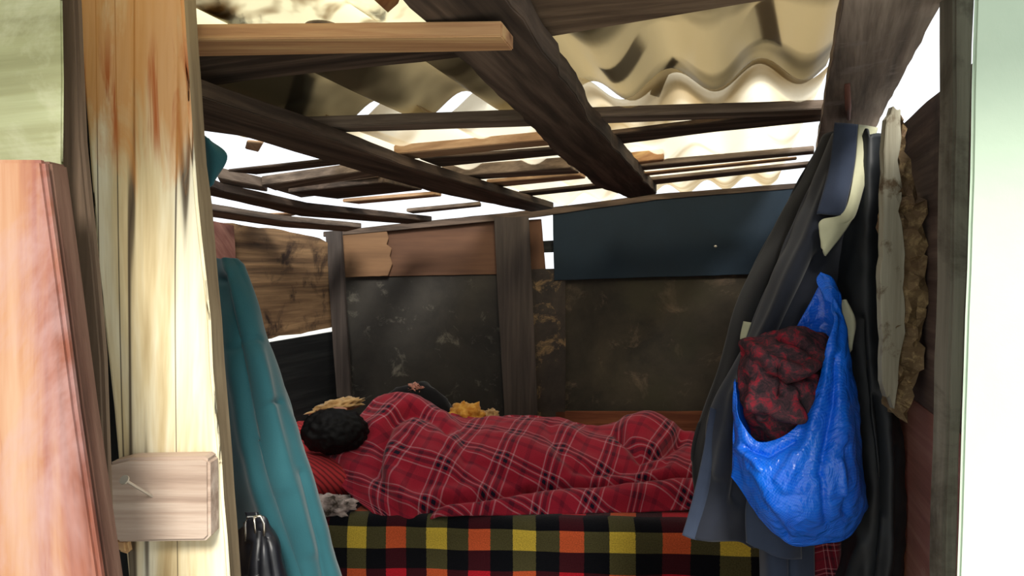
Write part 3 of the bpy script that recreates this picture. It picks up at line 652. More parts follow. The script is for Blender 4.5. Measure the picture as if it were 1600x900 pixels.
edges = [('pelvis', 'belly'), ('belly', 'chest'), ('chest', 'collar'), ('collar', 'neck'), ('neck', 'skull'), ('collar', 'sh_t'), ('sh_t', 'el_t'), ('el_t', 'wr_t'), ('wr_t', 'palm_t'), ('collar', 'sh_b'), ('sh_b', 'el_b'), ('el_b', 'wr_b'), ('wr_b', 'palm_b'),
         ('pelvis', 'hip_t'), ('hip_t', 'kn_t'), ('kn_t', 'an_t'), ('an_t', 'ft_t'), ('pelvis', 'hip_b'), ('hip_b', 'kn_b'), ('kn_b', 'an_b'), ('an_b', 'ft_b')]
rad = [.08, .075, .08, .07, .045, .045, .036, .026, .03, .045, .036, .026, .03, .065, .045, .03, .025, .065, .045, .03, .025, .06]
for sfx, wv, dirn, side in hands:                      # five fingers each
    for k, ln in enumerate((.062, .072, .068, .055)):
        b0 = wv + dirn * .075 + side * (.027 - k * .018); keys += [f'f{sfx}{k}a', f'f{sfx}{k}b']
        P[f'f{sfx}{k}a'] = tuple(b0 + dirn * ln * .5); P[f'f{sfx}{k}b'] = tuple(b0 + dirn * ln * .8 + Vector((0, .02, -.012)))
        edges += [('palm_' + sfx, f'f{sfx}{k}a'), (f'f{sfx}{k}a', f'f{sfx}{k}b')]; rad += [.008, .007]
    keys += [f't{sfx}a', f't{sfx}b']; P[f't{sfx}a'] = tuple(wv + dirn * .05 + side * .045); P[f't{sfx}b'] = tuple(wv + dirn * .085 + side * .055)
    edges += [('palm_' + sfx, f't{sfx}a'), (f't{sfx}a', f't{sfx}b')]; rad += [.010, .008]
body = sub(keys, edges, rad, 'body', 'skin')
# head shape joined into the body mesh (face turned to the wall)
bm = bmesh.new(); bm.from_mesh(body.data); r0 = len(bm.verts)
def ell(c, s, sub_=3):
    g = bmesh.ops.create_icosphere(bm, subdivisions=sub_, radius=1)['verts']
    for v in g: v.co = Vector((v.co.x * s[0], v.co.y * s[1], v.co.z * s[2])) + Vector(c)
    return g
for v in ell(HC, (.105, .088, .075), 4):
    d_ = v.co - HC
    if d_.y > 0: v.co.x += d_.y * .12                  # chin towards the chest
ell(HC + Vector((.0, .098, 0)), (.022, .014, .011)); ell(HC + Vector((.045, .088, 0)), (.009, .008, .024))
ell(HC + Vector((-.012, .084, .03)), (.010, .008, .014)); ell(HC + Vector((-.012, .084, -.03)), (.010, .008, .014))
ell(HC + Vector((.012, .01, .076)), (.03, .018, .008)); ell(HC + Vector((.012, .01, -.076)), (.03, .018, .008))
bm.to_mesh(body.data); bm.free()
for p_ in body.data.polygons: p_.use_smooth = True
hair = blob('hair', HC + Vector((.0, -.014, .0)), (.120, .092, .084), 'hair', .09, 4, person, 5, 3)
sub(['belly', 'pelvis', 'chest', 'collar', 'neck', 'sh_t', 'el_t', 'wr_t', 'sh_b', 'el_b', 'wr_b'], [('pelvis', 'belly'), ('belly', 'chest'), ('chest', 'collar'), ('collar', 'neck'), ('collar', 'sh_t'), ('sh_t', 'el_t'), ('el_t', 'wr_t'), ('collar', 'sh_b'), ('sh_b', 'el_b'), ('el_b', 'wr_b')],
    [.088, .09, .095, .09, .082, .068, .056, .04, .055, .045, .034], 'sweater', 'sweater')
sub(['pelvis', 'hip_t', 'kn_t', 'an_t', 'hip_b', 'kn_b', 'an_b'], [('pelvis', 'hip_t'), ('hip_t', 'kn_t'), ('kn_t', 'an_t'), ('pelvis', 'hip_b'), ('hip_b', 'kn_b'), ('kn_b', 'an_b')], [.085, .07, .055, .04, .065, .05, .036], 'trousers', 'trousers')

# ---------------- tartan cover over the person
def tartan(name, red, dk, pale, pu, pv, rot=0):
    m, nt, b = new_mat(name)
    uv = N(nt, 'ShaderNodeUVMap', uv_map='UVMap'); mp = N(nt, 'ShaderNodeMapping'); mp.inputs['Rotation'].default_value = (0, 0, rot); L(nt, uv.outputs[0], mp.inputs[0])
    sp = N(nt, 'ShaderNodeSeparateXYZ'); L(nt, mp.outputs[0], sp.inputs[0])
    rs = []
    for k, per in ((0, pu), (1, pv)):
        a_ = N(nt, 'ShaderNodeMath', operation='MULTIPLY'); L(nt, sp.outputs[k], a_.inputs[0]); a_.inputs[1].default_value = 1 / per
        f = N(nt, 'ShaderNodeMath', operation='FRACT'); L(nt, a_.outputs[0], f.inputs[0])
        r = ramp(nt, [(0, red), (.30, pale), (.325, red), (.36, dk), (.43, red), (.46, pale), (.485, red), (.52, dk), (.60, red), (.66, pale), (.685, red), (.9, tuple(.5 * (x + y) for x, y in zip(red, dk)))], True)
        L(nt, f.outputs[0], r.inputs[0]); rs.append(r.outputs[0])
    c = mix(nt, .5, rs[0], rs[1])
    nn = noise_n(nt, uv.outputs[0], 300, 3, .7); rr = ramp(nt, [(.3, (.8, .8, .8)), (.7, (1.12, 1.12, 1.12))]); L(nt, nn.outputs[0], rr.inputs[0])
    c = mix(nt, 1.0, c, rr.outputs[0], 'MULTIPLY'); L(nt, c, b.inputs['Base Color'])
    b.inputs['Roughness'].default_value = .95; b.inputs['Specular IOR Level'].default_value = .08; b.inputs['Sheen Weight'].default_value = .2
    bp = N(nt, 'ShaderNodeBump'); bp.inputs['Strength'].default_value = .4; bp.inputs['Distance'].default_value = .002; L(nt, nn.outputs[0], bp.inputs['Height']); L(nt, bp.outputs[0], b.inputs['Normal'])
    return m
M['tartan'] = tartan('red_tartan_flannel', srgb(160, 33, 52), srgb(24, 20, 38), srgb(200, 138, 148), .165, .165, R(-24))
T = [
 [(588, 622, 2.90), (556, 655, 2.85), (508, 700, 2.76), (525, 750, 2.60), (583, 803, 2.46)],
 [(612, 617, 2.90), (594, 650, 2.80), (565, 700, 2.68), (580, 755, 2.55), (612, 810, 2.44)],
 [(645, 622, 2.90), (640, 658, 2.78), (635, 700, 2.62), (635, 755, 2.52), (650, 812, 2.43)],
 [(688, 643, 2.92), (690, 662, 2.76), (695, 705, 2.60), (700, 760, 2.52), (710, 811, 2.43)],
 [(740, 655, 2.90), (750, 678, 2.76), (755, 715, 2.60), (760, 765, 2.52), (770, 808, 2.44)],
 [(800, 652, 2.88), (810, 674, 2.75), (820, 712, 2.61), (830, 765, 2.53), (840, 806, 2.45)],
 [(870, 656, 2.87), (880, 680, 2.74), (890, 715, 2.62), (900, 762, 2.53), (900, 803, 2.45)],
 [(935, 668, 2.86), (945, 690, 2.74), (955, 720, 2.63), (960, 758, 2.53), (965, 801, 2.46)],
 [(1005, 652, 2.88), (1010, 680, 2.76), (1015, 716, 2.64), (1020, 750, 2.54), (1025, 799, 2.46)],
 [(1055, 672, 2.86), (1065, 694, 2.76), (1070, 720, 2.64), (1078, 746, 2.54), (1085, 795, 2.46)],
 [(1120, 684, 2.84), (1125, 700, 2.76), (1130, 722, 2.62), (1135, 746, 2.54), (1140, 793, 2.46)],
 [(1200, 690, 2.80), (1205, 705, 2.74), (1210, 725, 2.62), (1215, 750, 2.54), (1220, 792, 2.46)]]
cols = []
for c in T:
    p0 = at(*c[0]); cols.append([p0 + Vector((0, .13, -.16)), p0 + Vector((0, .06, -.03))] + [at(*q) for q in c])
folds = [([(700, 668), (672, 650), (640, 645), (612, 662), (592, 700), (590, 740)], 9, -.024), ([(690, 652), (650, 632), (612, 640), (585, 668)], 12, .012), ([(650, 668), (618, 690), (608, 730), (625, 775)], 14, .016),
         ([(660, 806), (700, 786), (770, 780), (826, 764)], 8, -.022), ([(640, 790), (690, 770), (750, 768)], 12, .014), ([(826, 764), (930, 756), (1085, 740)], 6, -.022), ([(690, 800), (840, 786), (960, 776), (1085, 764)], 16, .020),
         ([(968, 682), (1000, 712), (1036, 706), (1062, 688)], 8, -.026), ([(1040, 722), (980, 735), (900, 738)], 8, -.014), ([(985, 668), (1015, 660), (1045, 672)], 16, .018), ([(760, 680), (830, 700), (900, 745)], 14, .010),
         ([(700, 700), (760, 730), (800, 752)], 12, -.010), ([(880, 676), (935, 690), (980, 700)], 12, .010), ([(720, 665), (730, 710), (718, 750)], 10, -.009), ([(860, 670), (870, 705), (890, 735)], 9, -.009), ([(530, 700), (560, 745), (600, 790)], 12, .010)]
tb = drape('tartan_blanket', cols, 230, 120, 'tartan', [(a_, b_, c_ * 1.5) for a_, b_, c_ in folds], lambda u, v, p: .009 * nz(p, 9, 2) + .005 * nz(p, 24, 5), .006)
tag(tb, 'red tartan flannel blanket draped over the sleeping person', 'blanket')
# pillow, cloths beside the head
def tick_mat():
    m, nt, b = new_mat('red_pillow'); tc = N(nt, 'ShaderNodeTexCoord'); wv = N(nt, 'ShaderNodeTexWave'); wv.inputs['Scale'].default_value = 22; wv.inputs['Distortion'].default_value = 1.2; L(nt, tc.outputs['Object'], wv.inputs[0]); wv.bands_direction = 'DIAGONAL'
    r = ramp(nt, [(.0, srgb(98, 16, 22)), (.4, srgb(166, 34, 40)), (.9, srgb(176, 44, 46))]); L(nt, wv.outputs[0], r.inputs[0]); L(nt, r.outputs[0], b.inputs[0]); b.inputs['Roughness'].default_value = .9; return m
M['pillow'] = tick_mat()
def pillow(name, c, sz, mat, rz=0, tilt=0):
    bm = bmesh.new(); bmesh.ops.create_grid(bm, x_segments=1, y_segments=1, size=1); bm.free(); bm = bmesh.new(); n = 28; G = {}
    for sgn in (1, -1):
        for i in range(n + 1):
            for j in range(n + 1):
                u, v = i / n * 2 - 1, j / n * 2 - 1; edge = (i in (0, n) or j in (0, n))
                h = ((1 - abs(u) ** 2.6) * (1 - abs(v) ** 2.6)) ** .42
                p = Vector((u * sz[0] * (1 - .06 * v * v), v * sz[1] * (1 - .06 * u * u), sgn * sz[2] * h * (1 + .1 * noise.noise(Vector((u * 2, v * 2, sgn))))))
                if edge and sgn == -1: G[(sgn, i, j)] = G[(1, i, j)]
                else: G[(sgn, i, j)] = bm.verts.new(p)
        for i in range(n):
            for j in range(n):
                q = [G[(sgn, i, j)], G[(sgn, i + 1, j)], G[(sgn, i + 1, j + 1)], G[(sgn, i, j + 1)]]; bm.faces.new(q if sgn == 1 else q[::-1])
    bmesh.ops.transform(bm, matrix=Matrix.Translation(c) @ Matrix.Rotation(rz, 4, 'Z') @ Matrix.Rotation(tilt, 4, 'Y'), verts=bm.verts)
    return done(bm, name, M[mat], smooth=True)
tag(pillow('pillow', Vector((-.78, 2.66, TOP + .085)), (.22, .17, .075), 'pillow', R(28), R(6)), 'red pillow with dark pinstripes under the head', 'pillow')
tag(pillow('pillow', Vector((-.80, 3.00, TOP + .13)), (.2, .14, .07), 'pillow', R(14), R(8)), 'darker red cushion behind the head, against the left wall', 'pillow')
M['tan_cloth'] = cloth('tan_fleece', srgb(150, 116, 70), srgb(206, 170, 118), 30); M['white_cloth'] = cloth('floral_cloth', srgb(60, 52, 44), srgb(214, 196, 190), 26)
M['yellow'] = cloth('golden_fleece', srgb(178, 112, 30), srgb(226, 178, 84), 40); M['pinkish'] = cloth('pink_scrap', srgb(90, 40, 34), srgb(224, 160, 140), 60)
tag(blob('tan_cloth', at(525, 636, 2.98), (.10, .05, .028), 'tan_cloth', .5, 3, seed=2, rot=(0, R(-14), 0)), 'crumpled tan cloth lying behind the dark hair', 'cloth')
tag(blob('floral_cloth', at(518, 790, 2.48), (.075, .05, .034), 'white_cloth', .5, 3, seed=5), 'crumpled pale floral cloth on the bed beside the teal coat', 'cloth')
tag(blob('golden_cloth', at(728, 652, 2.97), (.075, .04, .055), 'yellow', .4, 3, seed=7), 'fluffy golden yellow cloth behind the tartan blanket', 'cloth')
tag(blob('pink_cloth', at(767, 650, 2.97), (.032, .03, .026), 'tan_cloth', .5, 3, seed=9), 'small pale pinkish cloth end beside the golden cloth', 'cloth')
tag(blob('pink_scrap', at(648, 610, 3.02), (.034, .02, .026), 'pinkish', .55, 3, seed=11), 'small crumpled pinkish scrap beyond the sleeper\'s shoulder', 'scrap')
tag(blob('dark_coat_bulk', at(648, 660, 3.04), (.165, .08, .165), 'sweater', .10, 2, seed=4), 'black cushion against the wall behind the sleeper\'s shoulder', 'clothing')  # rounded bulk standing in for the sleeper's dark coat

# ================================================================ LEFT: TEAL COAT, LEATHER BAG
M['teal'] = cloth('teal_cotton', srgb(32, 76, 84), srgb(42, 90, 98), 4, .8, 500)
coat = empty('teal_coat', at(430, 890, 1.05), 'long teal cloth coat hanging just inside the pale post', 'coat')
tc_cols = [
 [(300, 395, 1.16), (300, 450, 1.16), (306, 560, 1.14), (318, 660, 1.12), (345, 770, 1.10), (400, 900, 1.10), (440, 1000, 1.10)],
 [(343, 404, 1.10), (346, 450, 1.08), (351, 560, 1.06), (362, 665, 1.04), (388, 770, 1.02), (438, 905, 1.02), (475, 1000, 1.02)],
 [(350, 404, 1.08), (360, 450, 1.05), (378, 560, 1.03), (395, 665, 1.02), (420, 770, 1.00), (468, 905, 1.00), (505, 1000, 1.00)],
 [(360, 406, 1.09), (380, 460, 1.07), (408, 560, 1.05), (430, 660, 1.04), (458, 770, 1.02), (500, 905, 1.02), (532, 1000, 1.02)],
 [(366, 408, 1.10), (392, 465, 1.09), (431, 568, 1.09), (462, 665, 1.07), (492, 765, 1.05), (533, 905, 1.05), (562, 1000, 1.05)],
 [(362, 410, 1.13), (385, 465, 1.14), (422, 568, 1.16), (452, 665, 1.15), (482, 765, 1.14), (520, 905, 1.14), (550, 1000, 1.14)]]
tfold = [([(352, 440), (372, 520), (400, 640), (430, 770), (470, 900)], 11, -.014), ([(346, 450), (362, 560), (385, 700), (420, 820)], 10, .008), ([(372, 420), (400, 540), (418, 650), (440, 760)], 13, .007),
         ([(398, 690), (420, 760), (455, 860)], 6, -.010), ([(366, 545), (380, 530), (400, 532)], 5, -.006), ([(398, 648), (420, 630), (438, 628)], 5, -.006), ([(470, 740), (495, 840), (512, 920)], 7, -.008), ([(395, 560), (440, 700), (485, 860)], 12, .008)]
drape('coat_body', tc_cols, 60, 150, 'teal', tfold, lambda u, v, p: .002 * nz(p, 22, 3) + .004 * nz(p, 7, 1), .003, coat)
drape('collar_flap', [[(300, 200, 1.0), (300, 250, 1.0), (300, 300, 1.0)], [(322, 214, .98), (330, 250, .98), (328, 292, .98)], [(327, 220, .99), (355, 244, .99), (334, 282, .99)]], 14, 14, 'teal', (), None, .003, coat)
M['leather'] = cloth('black_leather', srgb(16, 17, 22), srgb(30, 31, 38), 20, .42, 120, 0, .5); M['chrome'] = plain('chrome', srgb(210, 205, 195), .25, 1)
M['navy_cloth'] = cloth('navy_cloth', srgb(30, 36, 50), srgb(44, 50, 66), 5)
tag(drape('navy_cloth', [[(318, 600, 1.2), (322, 760, 1.2), (330, 960, 1.2)], [(356, 630, 1.14), (372, 760, 1.10), (392, 960, 1.09)], [(372, 640, 1.16), (400, 770, 1.13), (440, 960, 1.12)]], 30, 60, 'navy_cloth', (), lambda u, v, p: .006 * math.sin(u * 14 + v * 3), .003), 'dark navy cloth hanging behind the teal coat next to the post', 'cloth')
lb = empty('leather_bag', at(410, 930, .93), 'black leather bag with a silver buckle hanging below the teal coat', 'bag')
drape('bag_body', [[(372, 830, .99), (372, 880, .98), (366, 990, .97)], [(392, 812, .95), (392, 870, .925), (388, 990, .91)], [(412, 806, .94), (416, 866, .915), (420, 990, .90)], [(424, 826, .95), (438, 880, .93), (450, 990, .91)], [(430, 840, .99), (446, 890, .98), (462, 990, .97)]], 40, 70, 'leather',
      [([(404, 830), (402, 900)], 4, -.008), ([(418, 840), (426, 900)], 4, -.008), ([(390, 850), (384, 900)], 4, -.006)], lambda u, v, p: .004 * nz(p, 30, 2), .004, lb)
drape('strap', [[(384, 800, .955), (388, 815, .95), (392, 830, .945)], [(402, 800, .95), (406, 815, .945), (410, 830, .94)]], 6, 30, 'leather', (), None, .004, lb)
bc = at(400, 820, .925); ring = [bc + Vector((x, -.006, z)) for x, z in ((-.011, -.018), (-.012, .004), (-.008, .012), (.008, .013), (.012, .004), (.012, -.012))]
bm = tube_bm(ring, .0018, 8); tube_bm([bc + Vector((0, -.007, .013)), bc + Vector((.002, -.008, -.008))], .0015, 8, bm)
o = done(bm, 'buckle', M['chrome'], lb, smooth=True); o['label'] = 'silver buckle'

# ================================================================ RIGHT: HANGING COATS AND BAG
M['black_coat'] = cloth('black_coat_cloth', srgb(14, 16, 20), srgb(22, 24, 29), 6); M['charcoal'] = cloth('charcoal_jacket_cloth', srgb(38, 41, 50), srgb(50, 54, 66), 6)
M['shell'] = cloth('black_shell_fabric', srgb(22, 26, 30), srgb(34, 38, 42), 8, .6, 60, 0, .5); M['slate'] = cloth('slate_blue_cloth', srgb(48, 56, 74), srgb(60, 70, 90), 5)
M['cream'] = cloth('cream_trim', srgb(176, 176, 146), srgb(196, 196, 168), 8)
# black coat furthest back
c1 = [[(1285, 215, 1.74), (1225, 345, 1.74), (1170, 460, 1.74), (1138, 570, 1.74), (1100, 700, 1.74), (1100, 800, 1.74)],
      [(1292, 210, 1.70), (1220, 340, 1.70), (1156, 466, 1.68), (1126, 570, 1.67), (1085, 700, 1.67), (1090, 800, 1.68)],
      [(1310, 205, 1.66), (1260, 340, 1.62), (1200, 466, 1.60), (1170, 570, 1.60), (1130, 700, 1.60), (1130, 810, 1.62)],
      [(1330, 205, 1.66), (1310, 340, 1.62), (1280, 466, 1.60), (1260, 570, 1.60), (1220, 700, 1.60), (1200, 820, 1.62)],
      [(1345, 205, 1.70), (1350, 340, 1.66), (1350, 466, 1.66), (1350, 570, 1.66), (1340, 700, 1.66), (1330, 820, 1.66)]]
tag(drape('coat', c1, 60, 120, 'black_coat', (), lambda u, v, p: .008 * math.sin(u * 16) * v + .005 * nz(p, 9, 1), .005), 'black coat at the back of the hanging pile, its left edge against the board wall', 'coat')
# charcoal jacket with cream trim
jk = empty('charcoal_jacket', at(1180, 860, 1.5), 'charcoal and slate jacket with cream and navy trim, hanging left of the blue bag', 'jacket')
c2 = [[(1300, 215, 1.66), (1252, 345, 1.66), (1195, 480, 1.65), (1170, 545, 1.64), (1122, 640, 1.62), (1108, 750, 1.62), (1082, 838, 1.62)],
      [(1303, 210, 1.62), (1246, 340, 1.60), (1188, 478, 1.58), (1164, 540, 1.57), (1114, 640, 1.55), (1098, 750, 1.55), (1070, 835, 1.55)],
      [(1315, 205, 1.58), (1270, 340, 1.54), (1220, 478, 1.52), (1190, 560, 1.51), (1150, 660, 1.50), (1135, 760, 1.50), (1106, 846, 1.51)],
      [(1330, 205, 1.57), (1300, 340, 1.53), (1262, 470, 1.52), (1240, 570, 1.52), (1205, 670, 1.52), (1185, 770, 1.53), (1160, 846, 1.55)],
      [(1345, 205, 1.59), (1325, 340, 1.56), (1310, 470, 1.56), (1300, 570, 1.56), (1270, 670, 1.56), (1235, 780, 1.56), (1205, 868, 1.55)],
      [(1362, 210, 1.62), (1355, 340, 1.60), (1350, 470, 1.60), (1345, 570, 1.60), (1320, 670, 1.60), (1290, 780, 1.60), (1252, 872, 1.58)]]
f2 = [([(1300, 280), (1262, 380), (1215, 480), (1150, 620), (1125, 740)], 9, .014), ([(1280, 400), (1230, 500), (1165, 640), (1150, 780)], 10, -.020), ([(1190, 640), (1180, 740), (1170, 850)], 10, .014), ([(1215, 720), (1200, 800), (1190, 860)], 8, -.014)]
drape('jacket_body', c2, 70, 150, 'charcoal', f2, lambda u, v, p: .004 * nz(p, 12, 4) + .004 * nz(p, 5, 9), .004, jk)
drape('hem_panel', [[(1110, 636, 1.535), (1092, 740, 1.53), (1066, 836, 1.53)], [(1118, 640, 1.53), (1106, 745, 1.52), (1082, 842, 1.52)], [(1124, 650, 1.54), (1114, 750, 1.53), (1106, 846, 1.53)]], 10, 60, 'slate', (), lambda u, v, p: .003 * nz(p, 20, 2), .003, jk)
drape('lower_panel', [[(1170, 770, 1.50), (1166, 800, 1.50), (1168, 846, 1.50)], [(1210, 740, 1.48), (1208, 800, 1.47), (1206, 868, 1.47)], [(1250, 740, 1.49), (1252, 800, 1.49), (1254, 874, 1.49)]], 24, 40, 'slate', (), lambda u, v, p: .006 * math.sin(u * 9 + 1), .003, jk)
o = drape('navy_trim', [[(1304, 192, 1.555), (1296, 260, 1.53), (1276, 334, 1.505)], [(1322, 193, 1.545), (1316, 260, 1.515), (1302, 336, 1.49)], [(1340, 195, 1.55), (1334, 262, 1.52), (1318, 337, 1.495)]], 12, 30, 'slate', (), None, .004, jk)
o = drape('cream_trim', [[(1341, 195, 1.55), (1335, 262, 1.52), (1319, 330, 1.495), (1283, 344, 1.49), (1280, 362, 1.49), (1284, 386, 1.49)],
      [(1356, 197, 1.548), (1346, 262, 1.52), (1328, 335, 1.49), (1306, 352, 1.485), (1300, 366, 1.485), (1286, 392, 1.485)],
      [(1371, 200, 1.55), (1357, 262, 1.525), (1338, 330, 1.50), (1328, 348, 1.49), (1316, 366, 1.49), (1289, 400, 1.49)]], 12, 60, 'cream', (), None, .004, jk); o['label'] = 'cream trim'
# black shell coat on the right
c3 = [[(1290, 380, 1.60), (1296, 500, 1.58), (1310, 640, 1.56), (1316, 760, 1.55), (1316, 850, 1.54), (1296, 960, 1.54)],
      [(1346, 215, 1.54), (1330, 420, 1.52), (1330, 560, 1.50), (1340, 700, 1.48), (1345, 850, 1.46), (1325, 960, 1.46)],
      [(1360, 210, 1.52), (1352, 420, 1.48), (1352, 560, 1.46), (1366, 700, 1.43), (1372, 850, 1.42), (1365, 960, 1.42)],
      [(1372, 208, 1.53), (1372, 420, 1.49), (1374, 560, 1.46), (1392, 700, 1.43), (1396, 850, 1.42), (1396, 960, 1.42)],
      [(1379, 212, 1.56), (1384, 420, 1.53), (1387, 580, 1.49), (1411, 690, 1.46), (1413, 850, 1.45), (1413, 960, 1.45)]]
f3 = [([(1345, 500), (1352, 640), (1372, 780), (1360, 900)], 6, -.016), ([(1380, 600), (1386, 700), (1392, 800), (1384, 900)], 6, .012), ([(1335, 780), (1350, 850), (1330, 900)], 7, .010), ([(1366, 620), (1378, 720), (1380, 800)], 5, -.012), ([(1400, 700), (1396, 800), (1400, 900)], 5, -.010)]
tag(drape('shell_coat', c3, 70, 150, 'shell', f3, lambda u, v, p: .005 * nz(p, 16, 3) + .003 * nz(p, 34, 6), .004), 'shiny black shell coat hanging right of the blue bag', 'coat')
# trouser leg and tartan shirt tail below the bag
tag(drape('trousers', [[(1186, 800, 1.57), (1188, 880, 1.57), (1190, 980, 1.57)], [(1200, 800, 1.52), (1204, 880, 1.52), (1206, 980, 1.52)], [(1234, 800, 1.52), (1236, 880, 1.52), (1238, 980, 1.52)], [(1272, 800, 1.54), (1272, 880, 1.54), (1274, 980, 1.54)]], 40, 40, 'slate', [([(1236, 800), (1238, 990)], 4, -.02)], None, .004), 'dark slate trouser legs hanging below the blue bag', 'trousers')
M['shirt'] = tartan('dark_red_tartan_shirt', srgb(110, 22, 36), srgb(34, 20, 30), srgb(170, 120, 124), .06, .06, R(8))
tag(drape('shirt', [[(1262, 790, 1.56), (1262, 880, 1.56), (1262, 980, 1.56)], [(1295, 790, 1.54), (1296, 880, 1.54), (1298, 980, 1.54)], [(1330, 790, 1.56), (1328, 880, 1.56), (1326, 980, 1.56)]], 24, 40, 'shirt', (), lambda u, v, p: .005 * math.sin(u * 12), .003), 'dark red tartan shirt tail below the blue bag', 'shirt')

def bag_mat():
    m, nt, b = new_mat('blue_woven_plastic'); g = N(nt, 'ShaderNodeUVMap', uv_map='UVMap')
    c = N(nt, 'ShaderNodeTexChecker'); c.inputs['Scale'].default_value = 330; L(nt, g.outputs[0], c.inputs[0])
    tc = N(nt, 'ShaderNodeTexCoord'); n = noise_n(nt, tc.outputs['Object'], 14, 5, .6, .6); r = ramp(nt, [(.3, srgb(0, 88, 225)), (.7, srgb(6, 112, 245))]); L(nt, n.outputs[0], r.inputs[0])
    cc = mix(nt, c.outputs[1], r.outputs[0], mix(nt, .25, r.outputs[0], srgb(70, 150, 245))); L(nt, cc, b.inputs[0])
    b.inputs['Roughness'].default_value = .24; b.inputs['Specular IOR Level'].default_value = .5
    w1 = noise_n(nt, tc.outputs['Object'], 22, 3, .55, 1.4); bp = N(nt, 'ShaderNodeBump'); bp.inputs['Strength'].default_value = 1.0; bp.inputs['Distance'].default_value = .008; L(nt, w1.outputs[0], bp.inputs['Height'])
    b2_ = N(nt, 'ShaderNodeBump'); b2_.inputs['Strength'].default_value = .25; b2_.inputs['Distance'].default_value = .0008; L(nt, c.outputs[1], b2_.inputs['Height']); L(nt, bp.outputs[0], b2_.inputs['Normal']); L(nt, b2_.outputs[0], b.inputs['Normal']); return m
M['bag'] = bag_mat()
bag = empty('blue_bag', at(1260, 845, 1.38), 'bright blue woven plastic carrier bag hanging among the coats', 'bag')
cb = [[(1150, 592, 1.42), (1146, 630, 1.41), (1150, 680, 1.41), (1150, 710, 1.41), (1143, 745, 1.42)],
      [(1158, 655, 1.38), (1160, 690, 1.37), (1165, 725, 1.36), (1170, 755, 1.37), (1178, 792, 1.39)],
      [(1182, 690, 1.36), (1188, 730, 1.33), (1194, 765, 1.32), (1200, 800, 1.33), (1212, 833, 1.37)],
      [(1220, 684, 1.34), (1228, 730, 1.31), (1234, 770, 1.30), (1238, 815, 1.31), (1243, 852, 1.36)],
      [(1258, 650, 1.34), (1270, 710, 1.30), (1276, 760, 1.29), (1282, 810, 1.30), (1287, 848, 1.36)],
      [(1282, 590, 1.35), (1300, 670, 1.31), (1310, 730, 1.29), (1318, 790, 1.30), (1323, 838, 1.36)],
      [(1294, 520, 1.37), (1316, 610, 1.33), (1330, 690, 1.31), (1342, 760, 1.33), (1350, 800, 1.38)],
      [(1298, 456, 1.42), (1318, 500, 1.39), (1334, 590, 1.38), (1344, 690, 1.39), (1354, 792, 1.42)]]
bf = [([(1300, 500), (1292, 600), (1262, 690), (1225, 760)], 9, .010), ([(1305, 560), (1300, 640), (1282, 740)], 7, -.010), ([(1165, 700), (1200, 712), (1240, 690)], 5, -.010), ([(1190, 735), (1180, 720), (1158, 700)], 6, .008),
      ([(1325, 700), (1332, 750), (1322, 800)], 6, -.009), ([(1285, 745), (1288, 790), (1292, 815)], 6, -.008), ([(1170, 745), (1195, 790), (1230, 838)], 6, -.008), ([(1240, 710), (1215, 750)], 6, .008), ([(1312, 720), (1318, 770)], 5, .009)]
drape('bag_front', cb, 110, 110, 'bag', bf, lambda u, v, p: .004 * (.5 - abs(nz(p, 26, 3))) + .005 * nz(p, 12, 7), .0015, bag)
bk = [[(1146, 596, 1.425), (1146, 680, 1.425), (1144, 745, 1.425)], [(1175, 600, 1.46), (1178, 700, 1.46), (1179, 792, 1.43)], [(1215, 560, 1.47), (1220, 700, 1.47), (1232, 850, 1.43)],
      [(1262, 480, 1.47), (1275, 680, 1.47), (1288, 848, 1.43)], [(1285, 440, 1.46), (1310, 640, 1.46), (1323, 838, 1.43)], [(1304, 452, 1.425), (1334, 600, 1.43), (1354, 792, 1.425)]]
drape('bag_back', bk, 50, 60, 'bag', (), lambda u, v, p: .003 * nz(p, 18, 3), .0015, bag)
drape('handle', [[(1282, 425, 1.46), (1276, 440, 1.44), (1290, 470, 1.42)], [(1298, 432, 1.45), (1300, 450, 1.42), (1302, 475, 1.40)], [(1308, 450, 1.45), (1314, 465, 1.42), (1314, 490, 1.41)]], 14, 20, 'bag', (), lambda u, v, p: .003 * nz(p, 40, 1), .0015, bag)
# scarf bundle in the bag
def scarf_mat():
    m, nt, b = new_mat('red_black_wool'); tc = N(nt, 'ShaderNodeTexCoord'); mp = N(nt, 'ShaderNodeMapping'); mp.inputs['Rotation'].default_value = (.2, .5, .3); L(nt, tc.outputs['Object'], mp.inputs[0])
    n = noise_n(nt, mp.outputs[0], 42, 6, .75, .8); r = ramp(nt, [(.40, srgb(52, 46, 50)), (.52, srgb(84, 56, 62)), (.62, srgb(150, 44, 58)), (.74, srgb(200, 60, 74))]); L(nt, n.outputs[0], r.inputs[0]); L(nt, r.outputs[0], b.inputs[0])
    b.inputs['Roughness'].default_value = 1; b.inputs['Specular IOR Level'].default_value = .05
    n2 = noise_n(nt, tc.outputs['Object'], 250, 3, .7); bp = N(nt, 'ShaderNodeBump'); bp.inputs['Strength'].default_value = .8; bp.inputs['Distance'].default_value = .002; L(nt, n2.outputs[0], bp.inputs['Height']); L(nt, bp.outputs[0], b.inputs['Normal']); return m
M['scarf'] = scarf_mat()
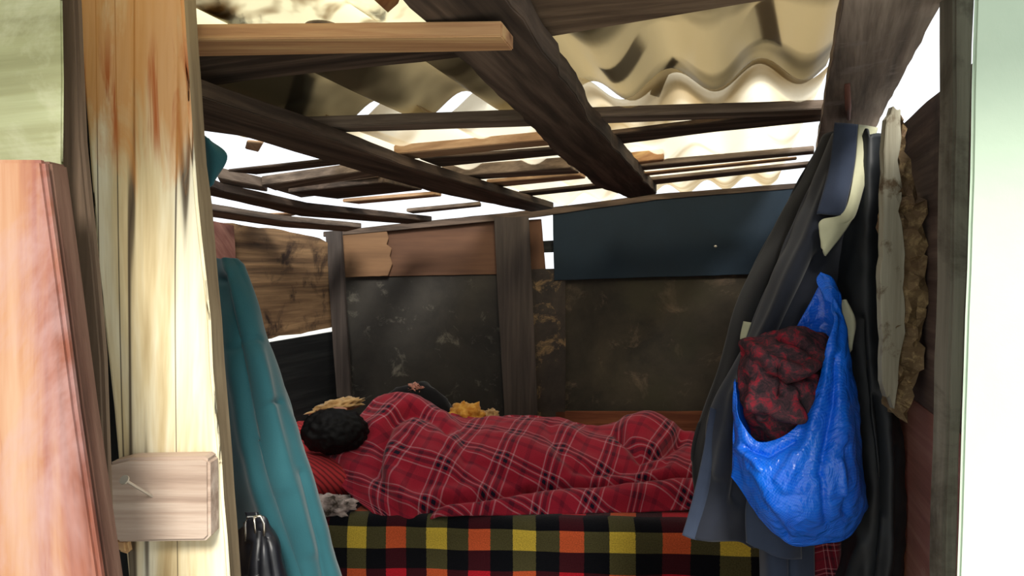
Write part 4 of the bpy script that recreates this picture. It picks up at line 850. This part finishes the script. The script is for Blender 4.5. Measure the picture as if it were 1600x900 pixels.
sc1 = [[(1160, 548, 1.44), (1158, 580, 1.42), (1166, 630, 1.42), (1175, 690, 1.43)], [(1175, 532, 1.41), (1178, 575, 1.37), (1190, 630, 1.37), (1195, 690, 1.40)], [(1205, 520, 1.40), (1212, 570, 1.34), (1215, 620, 1.34), (1215, 690, 1.385)],
       [(1240, 512, 1.40), (1246, 570, 1.34), (1246, 625, 1.33), (1242, 685, 1.37)], [(1280, 520, 1.41), (1280, 570, 1.36), (1272, 620, 1.35), (1262, 670, 1.37)], [(1296, 534, 1.44), (1292, 575, 1.41), (1282, 625, 1.40), (1275, 650, 1.41)]]
sf = [([(1172, 540), (1205, 568), (1250, 585), (1285, 560)], 9, .014), ([(1200, 590), (1235, 604), (1270, 590)], 7, -.020), ([(1215, 575), (1212, 620)], 5, -.014), ([(1175, 620), (1215, 640), (1260, 645)], 9, .012), ([(1252, 600), (1256, 650)], 6, -.012), ([(1220, 530), (1262, 548), (1284, 580)], 6, -.012), ([(1185, 600), (1192, 650)], 6, .010)]
tag(drape('scarf', sc1, 80, 90, 'scarf', [(a_, b_, c_ * 1.6) for a_, b_, c_ in sf], lambda u, v, p: .012 * nz(p, 22, 3) + .003 * nz(p, 60, 7), .008), 'bunched red and black woollen scarf poking out of the blue bag', 'scarf')
tag(drape('cream_strap', [[(1312, 470, 1.44), (1318, 500, 1.44), (1322, 545, 1.44)], [(1320, 468, 1.43), (1333, 500, 1.43), (1330, 545, 1.43)], [(1322, 470, 1.44), (1336, 505, 1.44), (1326, 552, 1.44)]], 10, 20, 'cream', (), None, .004), 'curved cream strip showing behind the right rim of the blue bag', 'strap')
tag(drape('cream_tab', [[(1162, 502, 1.60), (1158, 520, 1.60), (1157, 530, 1.60)], [(1174, 504, 1.59), (1168, 522, 1.59), (1164, 533, 1.59)]], 6, 8, 'cream', (), None, .004), 'small cream tab on the left edge of the hanging coats', 'tab')

for o in list(COL.objects):
    g = GROUPS.get(o.name.split('.')[0])
    if g and not o.parent: o['group'] = g
